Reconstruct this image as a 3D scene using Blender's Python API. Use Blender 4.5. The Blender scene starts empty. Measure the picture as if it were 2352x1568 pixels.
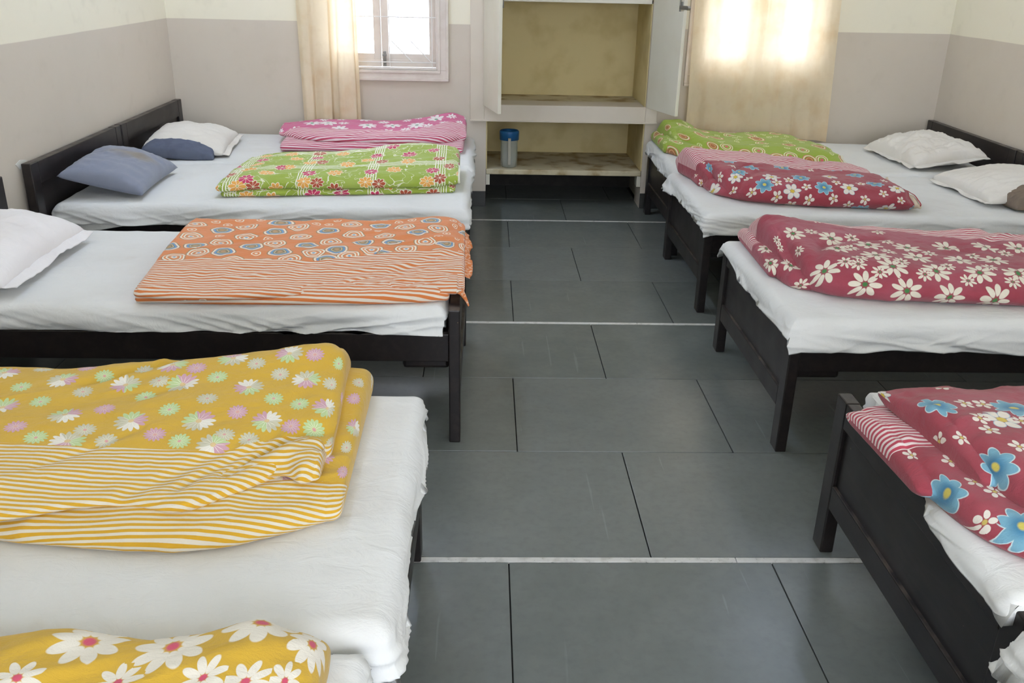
import bpy, bmesh, math, random
import numpy as np
from mathutils import Vector, Matrix

SC = bpy.context.scene
COL = SC.collection
PI = math.pi

# ------------------------------------------------------------------ camera, world, lights, exposure
cam_d = bpy.data.cameras.new('camera'); cam = bpy.data.objects.new('camera', cam_d); COL.objects.link(cam)
FPX, PITCH, YAW, ROLL, HCAM = 2065.2, 0.3945, -0.03365, 0.02243, 1.5383
cp, sp, cy, sy = math.cos(PITCH), math.sin(PITCH), math.cos(YAW), math.sin(YAW)
_f = Vector((-sy * cp, cy * cp, -sp)); _r = Vector((cy, sy, 0)); _u = _r.cross(_f)
_r2 = math.cos(ROLL) * _r + math.sin(ROLL) * _u; _u2 = -math.sin(ROLL) * _r + math.cos(ROLL) * _u
m = Matrix((_r2, _u2, -_f)).transposed().to_4x4(); m.translation = Vector((0, 0, HCAM))
cam.matrix_world = m
cam_d.sensor_width = 36; cam_d.lens = FPX / 2352 * 36; cam_d.clip_start = 0.05
SC.camera = cam

SC.view_settings.view_transform = 'Standard'
SC.view_settings.look = 'None'
SC.view_settings.gamma = 1
SC.view_settings.use_curve_mapping = False
SC.view_settings.exposure = 0.0
try:
    SC.cycles.max_bounces = 8; SC.cycles.diffuse_bounces = 5
    SC.cycles.use_adaptive_sampling = True; SC.cycles.adaptive_threshold = 0.025
    SC.cycles.sample_clamp_indirect = 6
except Exception:
    pass

world = bpy.data.worlds.new('daylight'); SC.world = world; world.use_nodes = True
bgn = world.node_tree.nodes['Background']
bgn.inputs['Color'].default_value = (0.935, 1.0, 1.13, 1)
bgn.inputs['Strength'].default_value = 9.2


# daylight enters through both back windows and an unseen front-wall opening added for its light; the ceiling tubes are lit
TUBE_COLOR = (0.84, 1.0, 1.36)
TUBES = [(-0.95, 1.2, 10.0), (-0.95, 3.2, 30.0), (-0.95, 5.0, 95.0), (2.0, 4.9, 28.0)]   # x, y, brightness of the ceiling tubes; the last is an added fill

# ------------------------------------------------------------------ room numbers (metres)
XL, XR, YB, YF, ZC = -2.045, 3.035, 6.14, -1.7, 2.9
ZDADO = 1.19
ZM = 0.495            # top of the mattresses

# ------------------------------------------------------------------ object helpers


def tag(o, label=None, cat=None, group=None, kind=None):
    if label: o['label'] = label
    if cat: o['category'] = cat
    if group: o['group'] = group
    if kind: o['kind'] = kind
    return o


def empty(name, loc, label, cat, group=None):
    o = bpy.data.objects.new(name, None); COL.objects.link(o); o.location = loc
    o.empty_display_size = 0.1
    return tag(o, label, cat, group)


def link(name, me, mat=None, parent=None):
    o = bpy.data.objects.new(name, me); COL.objects.link(o)
    if mat is not None:
        me.materials.append(mat)
    if parent is not None:
        o.parent = parent
        p = parent; off = Vector((0, 0, 0))
        while p is not None:
            off += p.location; p = p.parent
        o.location = -off
    return o


def grid_faces(nu, nv, closed_v=False, off=0):
    f = []
    for i in range(nu - 1):
        for j in range(nv - 1 if not closed_v else nv):
            j2 = (j + 1) % nv
            f.append((off + i * nv + j, off + (i + 1) * nv + j, off + (i + 1) * nv + j2, off + i * nv + j2))
    return f


def mesh_from(verts, faces, name='mesh', smooth=True):
    me = bpy.data.meshes.new(name)
    me.from_pydata([tuple(map(float, v)) for v in verts], [], faces)
    if smooth:
        me.polygons.foreach_set('use_smooth', [True] * len(me.polygons))
    me.update()
    return me


class MB:
    """collects boxes and tubes into one bmesh"""

    def __init__(s):
        s.bm = bmesh.new()

    def box(s, x0, x1, y0, y1, z0, z1, bevel=0.0, mat=None):
        ps = [(x, y, z) for x in (x0, x1) for y in (y0, y1) for z in (z0, z1)]
        vs = [s.bm.verts.new(p) for p in ps]
        F = [(0, 1, 3, 2), (4, 6, 7, 5), (0, 4, 5, 1), (2, 3, 7, 6), (0, 2, 6, 4), (1, 5, 7, 3)]
        fs = [s.bm.faces.new([vs[i] for i in f]) for f in F]
        if mat is not None:
            bmesh.ops.transform(s.bm, matrix=mat, verts=vs)
        if bevel > 0:
            es = list({e for f in fs for e in f.edges})
            bmesh.ops.bevel(s.bm, geom=es, offset=bevel, segments=2, affect='EDGES', profile=0.5)
        return s

    def tube(s, p0, p1, r, n=10, r2=None, caps=True):
        p0, p1 = Vector(p0), Vector(p1); d = (p1 - p0); L = d.length
        q = d.to_track_quat('Z', 'Y').to_matrix().to_4x4()
        r2 = r if r2 is None else r2
        mat = Matrix.Translation((p0 + p1) / 2) @ q
        bmesh.ops.create_cone(s.bm, cap_ends=caps, segments=n, radius1=r, radius2=r2, depth=L, matrix=mat)
        return s

    def build(s, name, mat, parent=None, smooth=False):
        bmesh.ops.recalc_face_normals(s.bm, faces=s.bm.faces)
        me = bpy.data.meshes.new(name); s.bm.to_mesh(me); s.bm.free()
        if smooth:
            me.polygons.foreach_set('use_smooth', [True] * len(me.polygons))
        return link(name, me, mat, parent)


# ------------------------------------------------------------------ numpy noise


def _h(ix, iy, iz, seed):
    n = (ix * 374761393 + iy * 668265263 + iz * 1274126177 + seed * 974634777) & 0xFFFFFFFF
    n = ((n ^ (n >> 13)) * 1274126177) & 0xFFFFFFFF
    return ((n ^ (n >> 16)) & 0xFFFF) / 65535.0


def vnoise(x, y, z=0.0, seed=0):
    x = np.asarray(x, float); y = np.asarray(y, float); z = np.asarray(z, float) + 0 * x
    ix, iy, iz = np.floor(x).astype(np.int64), np.floor(y).astype(np.int64), np.floor(z).astype(np.int64)
    fx, fy, fz = x - ix, y - iy, z - iz
    fx = fx * fx * fx * (fx * (fx * 6 - 15) + 10); fy = fy * fy * fy * (fy * (fy * 6 - 15) + 10); fz = fz * fz * (3 - 2 * fz)
    r = 0
    for dx in (0, 1):
        for dy in (0, 1):
            for dz in (0, 1):
                w = (fx if dx else 1 - fx) * (fy if dy else 1 - fy) * (fz if dz else 1 - fz)
                r = r + w * _h(ix + dx, iy + dy, iz + dz, seed)
    return r * 2 - 1


def ridge(x, y, z=0.0, seed=0):
    return 1 - 2 * np.abs(vnoise(x, y, z, seed))


# ------------------------------------------------------------------ shader helpers


class Ex:
    def __init__(s, T, sock):
        s.T, s.k = T, sock

    def _op(s, op, *a, clamp=False):
        n = s.T.nodes.new('ShaderNodeMath'); n.operation = op; n.use_clamp = clamp
        for i, v in enumerate((s,) + a):
            if isinstance(v, Ex): s.T.links.new(v.k, n.inputs[i])
            else: n.inputs[i].default_value = v
        return Ex(s.T, n.outputs[0])

    def __add__(s, o): return s._op('ADD', o)
    def __sub__(s, o): return s._op('SUBTRACT', o)
    def __mul__(s, o): return s._op('MULTIPLY', o)
    def __truediv__(s, o): return s._op('DIVIDE', o)
    __radd__ = __add__
    __rmul__ = __mul__
    def __rsub__(s, o): return (s * -1.0) + o
    def mx(s, o): return s._op('MAXIMUM', o)
    def mn(s, o): return s._op('MINIMUM', o)
    def f(s, op, *a): return s._op(op, *a)

    def step(s, a, b):
        """smooth 0 to 1 as s goes a to b"""
        n = s.T.nodes.new('ShaderNodeMapRange'); n.interpolation_type = 'SMOOTHSTEP'
        s.T.links.new(s.k, n.inputs['Value'])
        if a < b:
            n.inputs['From Min'].default_value = a; n.inputs['From Max'].default_value = b
            n.inputs['To Min'].default_value = 0; n.inputs['To Max'].default_value = 1
        else:
            n.inputs['From Min'].default_value = b; n.inputs['From Max'].default_value = a
            n.inputs['To Min'].default_value = 1; n.inputs['To Max'].default_value = 0
        return Ex(s.T, n.outputs['Result'])

    def eq(s, v, e=0.4): return s._op('COMPARE', v, e)


class Mat:
    def __init__(s, name, rough=0.6, spec=0.3, sheen=0.0):
        s.m = bpy.data.materials.new(name); s.m.use_nodes = True
        s.T = s.m.node_tree
        s.b = s.T.nodes['Principled BSDF']
        s.b.inputs['Roughness'].default_value = rough
        s.b.inputs['Specular IOR Level'].default_value = spec
        if sheen: s.b.inputs['Sheen Weight'].default_value = sheen
        s.c = None

    def node(s, t): return s.T.nodes.new(t)

    def rgb(s, c):
        n = s.node('ShaderNodeRGB'); n.outputs[0].default_value = (*c, 1); return n.outputs[0]

    def base(s, c):
        s.c = s.rgb(c) if isinstance(c, tuple) else c
        return s

    def mix(s, fac, c):
        n = s.node('ShaderNodeMix'); n.data_type = 'RGBA'; n.blend_type = 'MIX'
        if isinstance(fac, Ex): s.T.links.new(fac.k, n.inputs[0])
        else: n.inputs[0].default_value = fac
        s.T.links.new(s.c, n.inputs[6])
        if isinstance(c, tuple): n.inputs[7].default_value = (*c, 1)
        else: s.T.links.new(c, n.inputs[7])
        s.c = n.outputs[2]
        return s

    def geo(s):
        g = s.node('ShaderNodeNewGeometry'); sep = s.node('ShaderNodeSeparateXYZ'); s.T.links.new(g.outputs['Position'], sep.inputs[0])
        return [Ex(s.T, k) for k in sep.outputs]

    def normal_z(s):
        g = s.node('ShaderNodeNewGeometry'); sep = s.node('ShaderNodeSeparateXYZ'); s.T.links.new(g.outputs['Normal'], sep.inputs[0])
        return Ex(s.T, sep.outputs[2])

    def uv(s):
        n = s.node('ShaderNodeUVMap'); sep = s.node('ShaderNodeSeparateXYZ'); s.T.links.new(n.outputs[0], sep.inputs[0])
        return Ex(s.T, sep.outputs[0]), Ex(s.T, sep.outputs[1])

    def attr(s, name):
        n = s.node('ShaderNodeAttribute'); n.attribute_name = name
        sep = s.node('ShaderNodeSeparateXYZ'); s.T.links.new(n.outputs['Vector'], sep.inputs[0])
        return [Ex(s.T, k) for k in sep.outputs], Ex(s.T, n.outputs['Fac'])

    def noise(s, scale, detail=2.0, rough=0.5, co='Object', sx=(1, 1, 1), dist=0.0):
        n = s.node('ShaderNodeTexNoise'); n.inputs['Scale'].default_value = scale
        n.inputs['Detail'].default_value = detail; n.inputs['Roughness'].default_value = rough
        n.inputs['Distortion'].default_value = dist
        mp = s.node('ShaderNodeMapping'); mp.inputs['Scale'].default_value = sx
        if co == 'UV':
            u = s.node('ShaderNodeUVMap'); s.T.links.new(u.outputs[0], mp.inputs[0])
        elif co == 'World':
            g = s.node('ShaderNodeNewGeometry'); s.T.links.new(g.outputs['Position'], mp.inputs[0])
        else:
            tc = s.node('ShaderNodeTexCoord'); s.T.links.new(tc.outputs[co], mp.inputs[0])
        s.T.links.new(mp.outputs[0], n.inputs['Vector'])
        return Ex(s.T, n.outputs['Fac'])

    def bump(s, h, strength=0.3, dist=0.002):
        n = s.node('ShaderNodeBump'); n.inputs['Strength'].default_value = strength; n.inputs['Distance'].default_value = dist
        s.T.links.new(h.k, n.inputs['Height']); s.T.links.new(n.outputs[0], s.b.inputs['Normal'])
        return s

    def rough(s, ex):
        s.T.links.new(ex.k, s.b.inputs['Roughness']); return s

    def done(s):
        s.T.links.new(s.c, s.b.inputs['Base Color']); return s.m


def srgb(r, g, b):
    f = lambda c: (c / 255 / 12.92) if c / 255 <= 0.04045 else ((c / 255 + 0.055) / 1.055) ** 2.4
    return (f(r), f(g), f(b))


# ------------------------------------------------------------------ plain materials
def mat_wall():
    M = Mat('painted_plaster', 0.55, 0.25)
    x, y, z = M.geo()
    wob = M.noise(1.2, 2, co='World') * 0.012
    n1 = M.noise(2.2, 4, co='World'); n2 = M.noise(9, 3, co='World')
    M.base(srgb(210, 200, 185))
    M.mix(n1.step(0.45, 0.75) * 0.35, srgb(201, 190, 173))
    M.mix((z + wob).step(ZDADO + 0.003, ZDADO + 0.009), srgb(239, 233, 212))
    M.mix(n2.step(0.55, 0.8) * 0.10, srgb(160, 150, 130))
    M.bump(M.noise(60, 3, co='World'), 0.12, 0.003)
    return M.done()


def mat_plain(name, c, rough=0.5, spec=0.3, var=0.0, c2=None, scale=6.0, bump=0.0, metal=0.0):
    M = Mat(name, rough, spec); M.base(c)
    if c2 is not None:
        M.mix(M.noise(scale, 4, co='World').step(0.42, 0.68) * var, c2)
    if bump: M.bump(M.noise(90, 2, co='World'), bump, 0.002)
    M.b.inputs['Metallic'].default_value = metal
    return M.done()


def mat_wood():
    M = Mat('dark_polished_wood', 0.36, 0.42)
    g = M.noise(4.0, 5, co='World', sx=(9, 1.2, 9), dist=0.6)
    M.base(srgb(27, 22, 21)).mix(g.step(0.4, 0.7), srgb(38, 31, 29))
    dust = M.normal_z().step(0.85, 0.98) * M.noise(14, 4, co='World').step(0.38, 0.7)
    M.mix(dust * 0.42, srgb(128, 116, 104))
    M.mix(M.noise(75, 1, co='World').step(0.79, 0.82) * 0.35, srgb(150, 130, 100))
    M.rough(M.noise(9, 3, co='World') * 0.2 + 0.28)
    return M.done()


def mat_stone():
    M = Mat('kota_stone', 0.3, 0.5)
    oi = M.node('ShaderNodeObjectInfo'); rnd = Ex(M.T, oi.outputs['Random'])
    M.base(srgb(101, 106, 103)).mix(rnd, srgb(114, 118, 115))
    M.mix(M.noise(2.0, 3, co='World') * 0.30, srgb(90, 96, 92))
    M.mix(M.noise(7.0, 4, 0.6, co='World').step(0.35, 0.75) * 0.22, srgb(128, 132, 128))
    M.mix(M.noise(38, 3, 0.6, co='World').step(0.40, 0.75) * 0.22, srgb(86, 92, 90))
    M.mix(M.noise(3.0, 2, co='World', sx=(14, 0.6, 1), dist=0.4).step(0.70, 0.74) * 0.10, srgb(170, 174, 178))
    M.b.inputs['Roughness'].default_value = 0.27
    M.bump(M.noise(9, 3, co='World'), 0.06, 0.004)
    return M.done()


def mat_marble():
    M = Mat('white_marble', 0.35, 0.4)
    M.base(srgb(206, 205, 200)).mix(M.noise(30, 4, co='World').step(0.45, 0.7) * 0.6, srgb(165, 163, 155))
    M.mix(M.noise(120, 2, co='World').step(0.66, 0.72) * 0.5, srgb(70, 68, 62))
    return M.done()


def mat_sheet(name='white_cotton', c=srgb(224, 225, 223), c2=srgb(210, 209, 204)):
    M = Mat(name, 0.9, 0.1, 0.15)
    M.base(c).mix(M.noise(3, 4, co='World').step(0.4, 0.75) * 0.5, c2)
    M.mix(M.noise(9, 3, co='World').step(0.68, 0.8) * 0.15, srgb(190, 175, 150))
    M.bump(M.noise(14, 4, 0.6, co='World', sx=(1, 1.6, 1), dist=0.8) * 1.0 + M.noise(500, 1, co='World') * 0.04, 0.35, 0.012)
    return M.done()


def mat_curtain(name, thin, gaps):
    M = Mat(name, 0.9, 0.05)
    M.base(srgb(246, 232, 204)).mix(M.noise(7, 4, co='World').step(0.45, 0.75) * 0.6, srgb(230, 204, 162))
    M.mix(M.noise(26, 3, co='World').step(0.5, 0.75) * 0.35, srgb(236, 220, 188))
    T = M.T
    tr = T.nodes.new('ShaderNodeBsdfTranslucent'); mx = T.nodes.new('ShaderNodeMixShader'); mx.inputs[0].default_value = thin
    out = T.nodes['Material Output']
    M.done()
    T.links.new(M.c, tr.inputs['Color'])
    T.links.new(M.b.outputs[0], mx.inputs[1]); T.links.new(tr.outputs[0], mx.inputs[2])
    # the loose weave lets a little light straight through
    tp = T.nodes.new('ShaderNodeBsdfTransparent'); tp.inputs[0].default_value = (1.0, 0.95, 0.86, 1)
    m2 = T.nodes.new('ShaderNodeMixShader'); m2.inputs[0].default_value = gaps
    T.links.new(mx.outputs[0], m2.inputs[1]); T.links.new(tp.outputs[0], m2.inputs[2]); T.links.new(m2.outputs[0], out.inputs['Surface'])
    return M.m


def mat_glass(name, tint=(1, 1, 1), rough=0.0):
    """thin window glass: clear with a little reflection"""
    m_ = bpy.data.materials.new(name); m_.use_nodes = True; T = m_.node_tree; T.nodes.remove(T.nodes['Principled BSDF'])
    t = T.nodes.new('ShaderNodeBsdfTransparent'); t.inputs[0].default_value = (*tint, 1)
    g = T.nodes.new('ShaderNodeBsdfGlossy'); g.inputs['Roughness'].default_value = 0.02
    lw = T.nodes.new('ShaderNodeFresnel'); lw.inputs[0].default_value = 1.45
    mx = T.nodes.new('ShaderNodeMixShader'); T.links.new(lw.outputs[0], mx.inputs[0])
    T.links.new(t.outputs[0], mx.inputs[1]); T.links.new(g.outputs[0], mx.inputs[2])
    T.links.new(mx.outputs[0], T.nodes['Material Output'].inputs['Surface'])
    return m_


def mat_plastic_clear():
    m_ = bpy.data.materials.new('cloudy_plastic'); m_.use_nodes = True; T = m_.node_tree
    b = T.nodes['Principled BSDF']; b.inputs['Base Color'].default_value = (0.75, 0.77, 0.72, 1); b.inputs['Roughness'].default_value = 0.25
    t = T.nodes.new('ShaderNodeBsdfTransparent'); t.inputs[0].default_value = (0.85, 0.87, 0.83, 1)
    mx = T.nodes.new('ShaderNodeMixShader'); mx.inputs[0].default_value = 0.30
    T.links.new(t.outputs[0], mx.inputs[1]); T.links.new(b.outputs[0], mx.inputs[2])
    T.links.new(mx.outputs[0], T.nodes['Material Output'].inputs['Surface'])
    return m_


WALL = mat_wall()
CEIL = mat_plain('ceiling_white', srgb(235, 234, 226), 0.8, 0.1)
WOOD = mat_wood()
STONE = mat_stone()
GROUT = mat_plain('dark_grout', srgb(40, 40, 38), 0.9, 0.1)
SKIRT = mat_plain('dark_skirting_stone', srgb(52, 52, 50), 0.4, 0.4, 0.5, srgb(78, 78, 74), 8)
MARBLE = mat_marble()
SHEET = mat_sheet()
CURTAIN = mat_curtain('cream_curtain', 0.42, 0.018)
CURTAIN_GATHERED = mat_curtain('cream_curtain_gathered', 0.26, 0.02)
FRAMEPAINT = mat_plain('window_paint', srgb(222, 212, 202), 0.4, 0.35, 0.4, srgb(205, 190, 178), 12)
CUPPAINT = mat_plain('cupboard_paint', srgb(224, 220, 204), 0.42, 0.35, 0.5, srgb(214, 208, 188), 4)
CUPFRAME = mat_plain('cupboard_frame_paint', srgb(212, 202, 186), 0.42, 0.35, 0.5, srgb(204, 192, 172), 4)
CUPIN = mat_plain('niche_limewash', srgb(214, 198, 150), 0.8, 0.1, 0.6, srgb(190, 172, 122), 5)
CUPSHELF = mat_plain('dusty_shelf', srgb(205, 195, 165), 0.7, 0.15, 0.8, srgb(140, 112, 62), 7)
SHADEVOID = mat_plain('painted_void_shade', srgb(46, 44, 42), 0.7, 0.2, 0.5, srgb(66, 62, 56), 10)
METAL = mat_plain('dull_metal', srgb(150, 148, 144), 0.45, 0.5, metal=0.7)
WHITEMETAL = mat_plain('white_enamel', srgb(238, 236, 232), 0.35, 0.4)
GLASS = mat_glass('window_glass')
PLAST = mat_plastic_clear()
BLUELID = mat_plain('blue_plastic', srgb(34, 92, 142), 0.4, 0.4)
JUGHANDLE = mat_plain('milky_plastic', srgb(168, 164, 150), 0.5, 0.25)
PILLOWBLUE_M = None

# ------------------------------------------------------------------ floor: stone slabs and marble strips
random.seed(4)
fb = MB().box(XL - 0.2, XR + 0.2, YF - 0.2, YB + 0.2, -0.12, -0.006).box(-0.2, 1.25, YB + 0.2, 6.95, -0.12, -0.006)
floor = tag(fb.build('floor', GROUT), kind='structure')
G = 0.0018
slab_cache = {}


def slab(x0, x1, y0, y1):
    me = MB().box(x0 + G, x1 - G, y0 + G, y1 - G, -0.03, random.uniform(-0.0006, 0.0004), 0.0012)
    o = me.build('stone_slab', STONE, floor)
    return o


STRIPS = [0.27, 2.098, 3.925, 5.770]
SW = 0.012
rows = []
edges = [(-1.7, 0.258, 3), (0.282, 2.086, 3), (2.110, 3.913, 3), (3.937, 5.758, 3), (5.782, 6.80, None)]
for a, b, k in edges:
    if k is None:
        rows.append((5.782, 6.36)); rows.append((6.36, 6.90))
    else:
        h = (b - a) / k
        rows += [(a + h * i, a + h * (i + 1)) for i in range(k)]
known = {2: 0.075}
jx = [0.09, 0.47, 0.10, 0.46, 0.08, 0.075, 0.48, 0.118, 0.499, 0.138, 0.514, 0.146, 0.536, 0.15]
jw = [0.745] * 14
jw[5] = 0.743; jw[7] = 0.75; jw[9] = 0.757; jw[11] = 0.79
for i, (y0, y1) in enumerate(rows):
    inside = y0 > 6.3
    lo, hi = (0.0, 1.08) if inside else (XL, XR)
    x = jx[i]
    if abs(x - 0.5) < 0.06:
        js = [x + 0.745 * k for k in range(-5, 6)]
    else:
        js = [x + jw[i] * k for k in range(-5, 6)]
    js = [lo] + [v for v in js if lo + 0.05 < v < hi - 0.05] + [hi]
    for a, b in zip(js[:-1], js[1:]):
        slab(a, b, y0, y1)
for ys in STRIPS:
    xs = [XL] + [0.72 + 0.95 * k for k in range(-3, 3)] + [XR]
    xs = sorted(v for v in xs if XL <= v <= XR)
    for a, b in zip(xs[:-1], xs[1:]):
        if b - a > 0.02:
            MB().box(a + 0.001, b - 0.001, ys - SW + 0.001, ys + SW - 0.001, -0.03, 0.0006, 0.001).build('marble_strip', MARBLE, floor)

# ------------------------------------------------------------------ walls and ceiling
W1 = (-1.065, -0.318, 0.895, 2.02)      # window openings x0 x1 z0 z1
W2 = (1.375, 2.195, 0.895, 2.02)
NU = (-0.015, 1.072, 0.69, 2.12)         # cupboard opening
NL = (0.0, 1.072, -0.006, 0.584)
T = 0.22
wb = MB()
for x0, x1, z0, z1 in [(XL - 0.2, W1[0], 0, ZC), (W1[0], W1[1], 0, W1[2]), (W1[0], W1[1], W1[3], ZC), (W1[1], NU[0], 0, ZC),
                       (NU[0], NL[0], 0, NU[2]), (NL[0], NU[1], NL[3], NU[2]), (NU[0], NU[1], NU[3], ZC), (NU[1], W2[0], 0, ZC),
                       (W2[0], W2[1], 0, W2[2]), (W2[0], W2[1], W2[3], ZC), (W2[1], XR + 0.2, 0, ZC)]:
    wb.box(x0, x1, YB, YB + T, z0, z1)
wall_back = tag(wb.build('wall_back', WALL), kind='structure')
# outer shell behind the niche
MB().box(-0.20, 1.25, 6.84, 6.94, -0.1, 2.5).box(-0.20, -0.045, YB + T, 6.84, -0.1, 2.5).box(1.105, 1.25, YB + T, 6.84, -0.1, 2.5).box(-0.045, 1.105, YB + T, 6.84, 2.2, 2.5).build('niche_shell', WALL, wall_back)
wall_left = tag(MB().box(XL - T, XL, YF, YB, 0, ZC).build('wall_left', WALL), kind='structure')
pts_ = [(3.955 + 0.0, 0.700), (4.00, 0.712), (4.045, 0.704), (4.07, 0.694), (4.06, 0.680), (4.02, 0.684), (3.99, 0.672), (3.97, 0.686)]
n_ = len(pts_)
me_ = mesh_from([(XL + 0.0005, y, z) for y, z in pts_] + [(XL + 0.0025, y * 0.94 + 4.01 * 0.06, z * 0.94 + 0.692 * 0.06) for y, z in pts_],
                [(i, (i + 1) % n_, n_ + (i + 1) % n_, n_ + i) for i in range(n_)] + [tuple(range(n_, 2 * n_))], smooth=False)
link('filler_smear', me_, mat_plain('white_filler', srgb(216, 214, 204), 0.8, 0.1), wall_left)
tag(MB().box(XR, XR + T, YF, YB, 0, ZC).build('wall_right', WALL), kind='structure')
tag(MB().box(XL - T, -0.35, YF - T, YF, 0, ZC).box(2.15, XR + T, YF - T, YF, 0, ZC).box(-0.35, 2.15, YF - T, YF, 0, 0.7)
    .box(-0.35, 2.15, YF - T, YF, 2.5, ZC).build('wall_front', WALL), kind='structure')  # unseen opening added behind the camera to let light in
tag(MB().box(XL - T, XR + T, YF - T, YB + T, ZC, ZC + 0.12).build('ceiling', CEIL), kind='structure')
# dark stone skirting along the walls
bb = MB()
bb.box(XL, -0.0, YB - 0.012, YB, 0, 0.105, 0.002).box(1.072, XR, YB - 0.012, YB, 0, 0.105, 0.002)
tag(bb.build('baseboard_back', SKIRT), kind='structure')
tag(MB().box(XL, XL + 0.012, YF, YB - 0.012, 0, 0.105, 0.002).build('baseboard_left', SKIRT), kind='structure')
tag(MB().box(XR - 0.012, XR, YF, YB - 0.012, 0, 0.105, 0.002).build('baseboard_right', SKIRT), kind='structure')


# ------------------------------------------------------------------ windows
def frame_ring(mb, x0, x1, z0, z1, w, y0, y1, bev=0.003):
    mb.box(x0, x1, y0, y1, z0, z0 + w, bev).box(x0, x1, y0, y1, z1 - w, z1, bev)
    mb.box(x0, x0 + w, y0, y1, z0 + w, z1 - w, bev).box(x1 - w, x1, y0, y1, z0 + w, z1 - w, bev)


def window(name, W, latch=True):
    x0, x1, z0, z1 = W
    mb = MB()
    frame_ring(mb, x0 - 0.068, x1 + 0.068, z0 - 0.060, z1 + 0.06, 0.066, YB - 0.016, YB + 0.01)
    frame_ring(mb, x0 - 0.070, x1 + 0.070, z0 - 0.062, z1 + 0.06, 0.018, YB - 0.026, YB + 0.0)
    frame_ring(mb, x0 - 0.016, x1 + 0.016, z0 - 0.014, z1 + 0.02, 0.020, YB - 0.022, YB + 0.02)
    frame_ring(mb, x0 - 0.002, x1 + 0.002, z0 - 0.002, z1, 0.016, YB + 0.0, YB + 0.12)
    root = tag(mb.build(name, FRAMEPAINT), kind='structure')
    xm = (x0 + x1) / 2
    for a, b in ((x0 + 0.014, xm - 0.002), (xm + 0.002, x1 - 0.014)):
        c = MB(); frame_ring(c, a, b, z0 + 0.018, z1 - 0.02, 0.046, YB + 0.065, YB + 0.105)
        c.box(a + 0.04, b - 0.04, YB + 0.068, YB + 0.102, z0 + 0.05, z0 + 0.100, 0.002).box(a + 0.04, b - 0.04, YB + 0.070, YB + 0.100, 1.45, 1.485, 0.002)
        cs = c.build('casement', FRAMEPAINT, root)
        MB().box(a + 0.044, b - 0.044, YB + 0.082, YB + 0.087, z0 + 0.062, z1 - 0.064).build('glass_pane', GLASS, cs)
    # slim white safety grille in front of the casements
    yg = YB + 0.035
    for zz in (z0 + 0.05, z0 + 0.33, z0 + 0.61, z0 + 0.89):
        MB().tube((x0 + 0.012, yg, zz), (x1 - 0.012, yg, zz), 0.0035, 6).build('grille_bar', WHITEMETAL, root)
    for xx in (x0 + 0.06, xm + 0.055, x1 - 0.04):
        MB().tube((xx, yg + 0.007, z0 + 0.005), (xx, yg + 0.007, z1 - 0.01), 0.003, 6).build('grille_bar', WHITEMETAL, root)
    for a, b in ((x1 - 0.17, x1 - 0.31), (x1 - 0.045, x1 - 0.185)):
        MB().tube((a, yg - 0.004, z0 + 0.052), (b, yg - 0.004, z0 + 0.19), 0.003, 6).build('grille_bar', WHITEMETAL, root)
    if latch:
        l = MB().box(xm + 0.012, xm + 0.030, YB + 0.050, YB + 0.066, z0 + 0.02, z0 + 0.115, 0.003)
        l.tube((xm + 0.021, YB + 0.045, z0 + 0.03), (xm + 0.021, YB + 0.045, z0 + 0.10), 0.006, 8)
        l.box(xm + 0.008, xm + 0.034, YB + 0.040, YB + 0.055, z0 + 0.085, z0 + 0.10, 0.003)
        l.build('latch', METAL, root)
    return root


window('window_1', W1)
window('window_2', W2)

# outside ground, far below the panes
tag(MB().box(-9, 10, YB + 0.6, YB + 14, -0.4, -0.3).build('ground', mat_plain('pale_ground', srgb(205, 200, 190), 0.9, 0.1)), kind='structure')

# ------------------------------------------------------------------ built-in cupboard
cup = empty('cupboard', (0.53, YB, 0), 'cream painted built-in wall cupboard with both upper doors standing open', 'cupboard')
c = MB()
yf0, yf1 = YB - 0.022, YB + 0.002
c.box(-0.107, -0.012, yf0, yf1, 0.588, 2.2, 0.003).box(1.066, 1.145, yf0, yf1, 0.588, 2.2, 0.003)
c.box(-0.012, 1.066, yf0, yf1, 0.588, 0.692, 0.003).box(-0.012, 1.066, yf0, yf1, 2.10, 2.2, 0.003)
c.box(-0.110, 1.148, yf0 - 0.006, yf0 + 0.004, 0.582, 0.594, 0.002)
c.build('frame', CUPFRAME, cup)
MB().box(-0.03, 1.09, 6.69, 6.72, 0.67, 2.14).build('back_panel', CUPIN, cup)
MB().box(-0.0148, -0.004, YB + 0.004, 6.69, 0.69, 2.118).build('side_panel', CUPIN, cup)
MB().box(1.060, 1.0718, YB + 0.004, 6.69, 0.69, 2.118).build('side_panel', CUPIN, cup)
MB().box(-0.0145, 1.0715, YB + 0.004, 6.70, 0.655, 0.689).build('shelf', CUPSHELF, cup)
MB().box(-0.015, 1.072, YB + 0.004, 6.69, 1.335, 1.362, 0.003).build('shelf', CUPPAINT, cup)
MB().box(-0.03, 1.09, 6.69, 6.72, 2.12, 2.15).build('top_board', CUPPAINT, cup)
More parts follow.
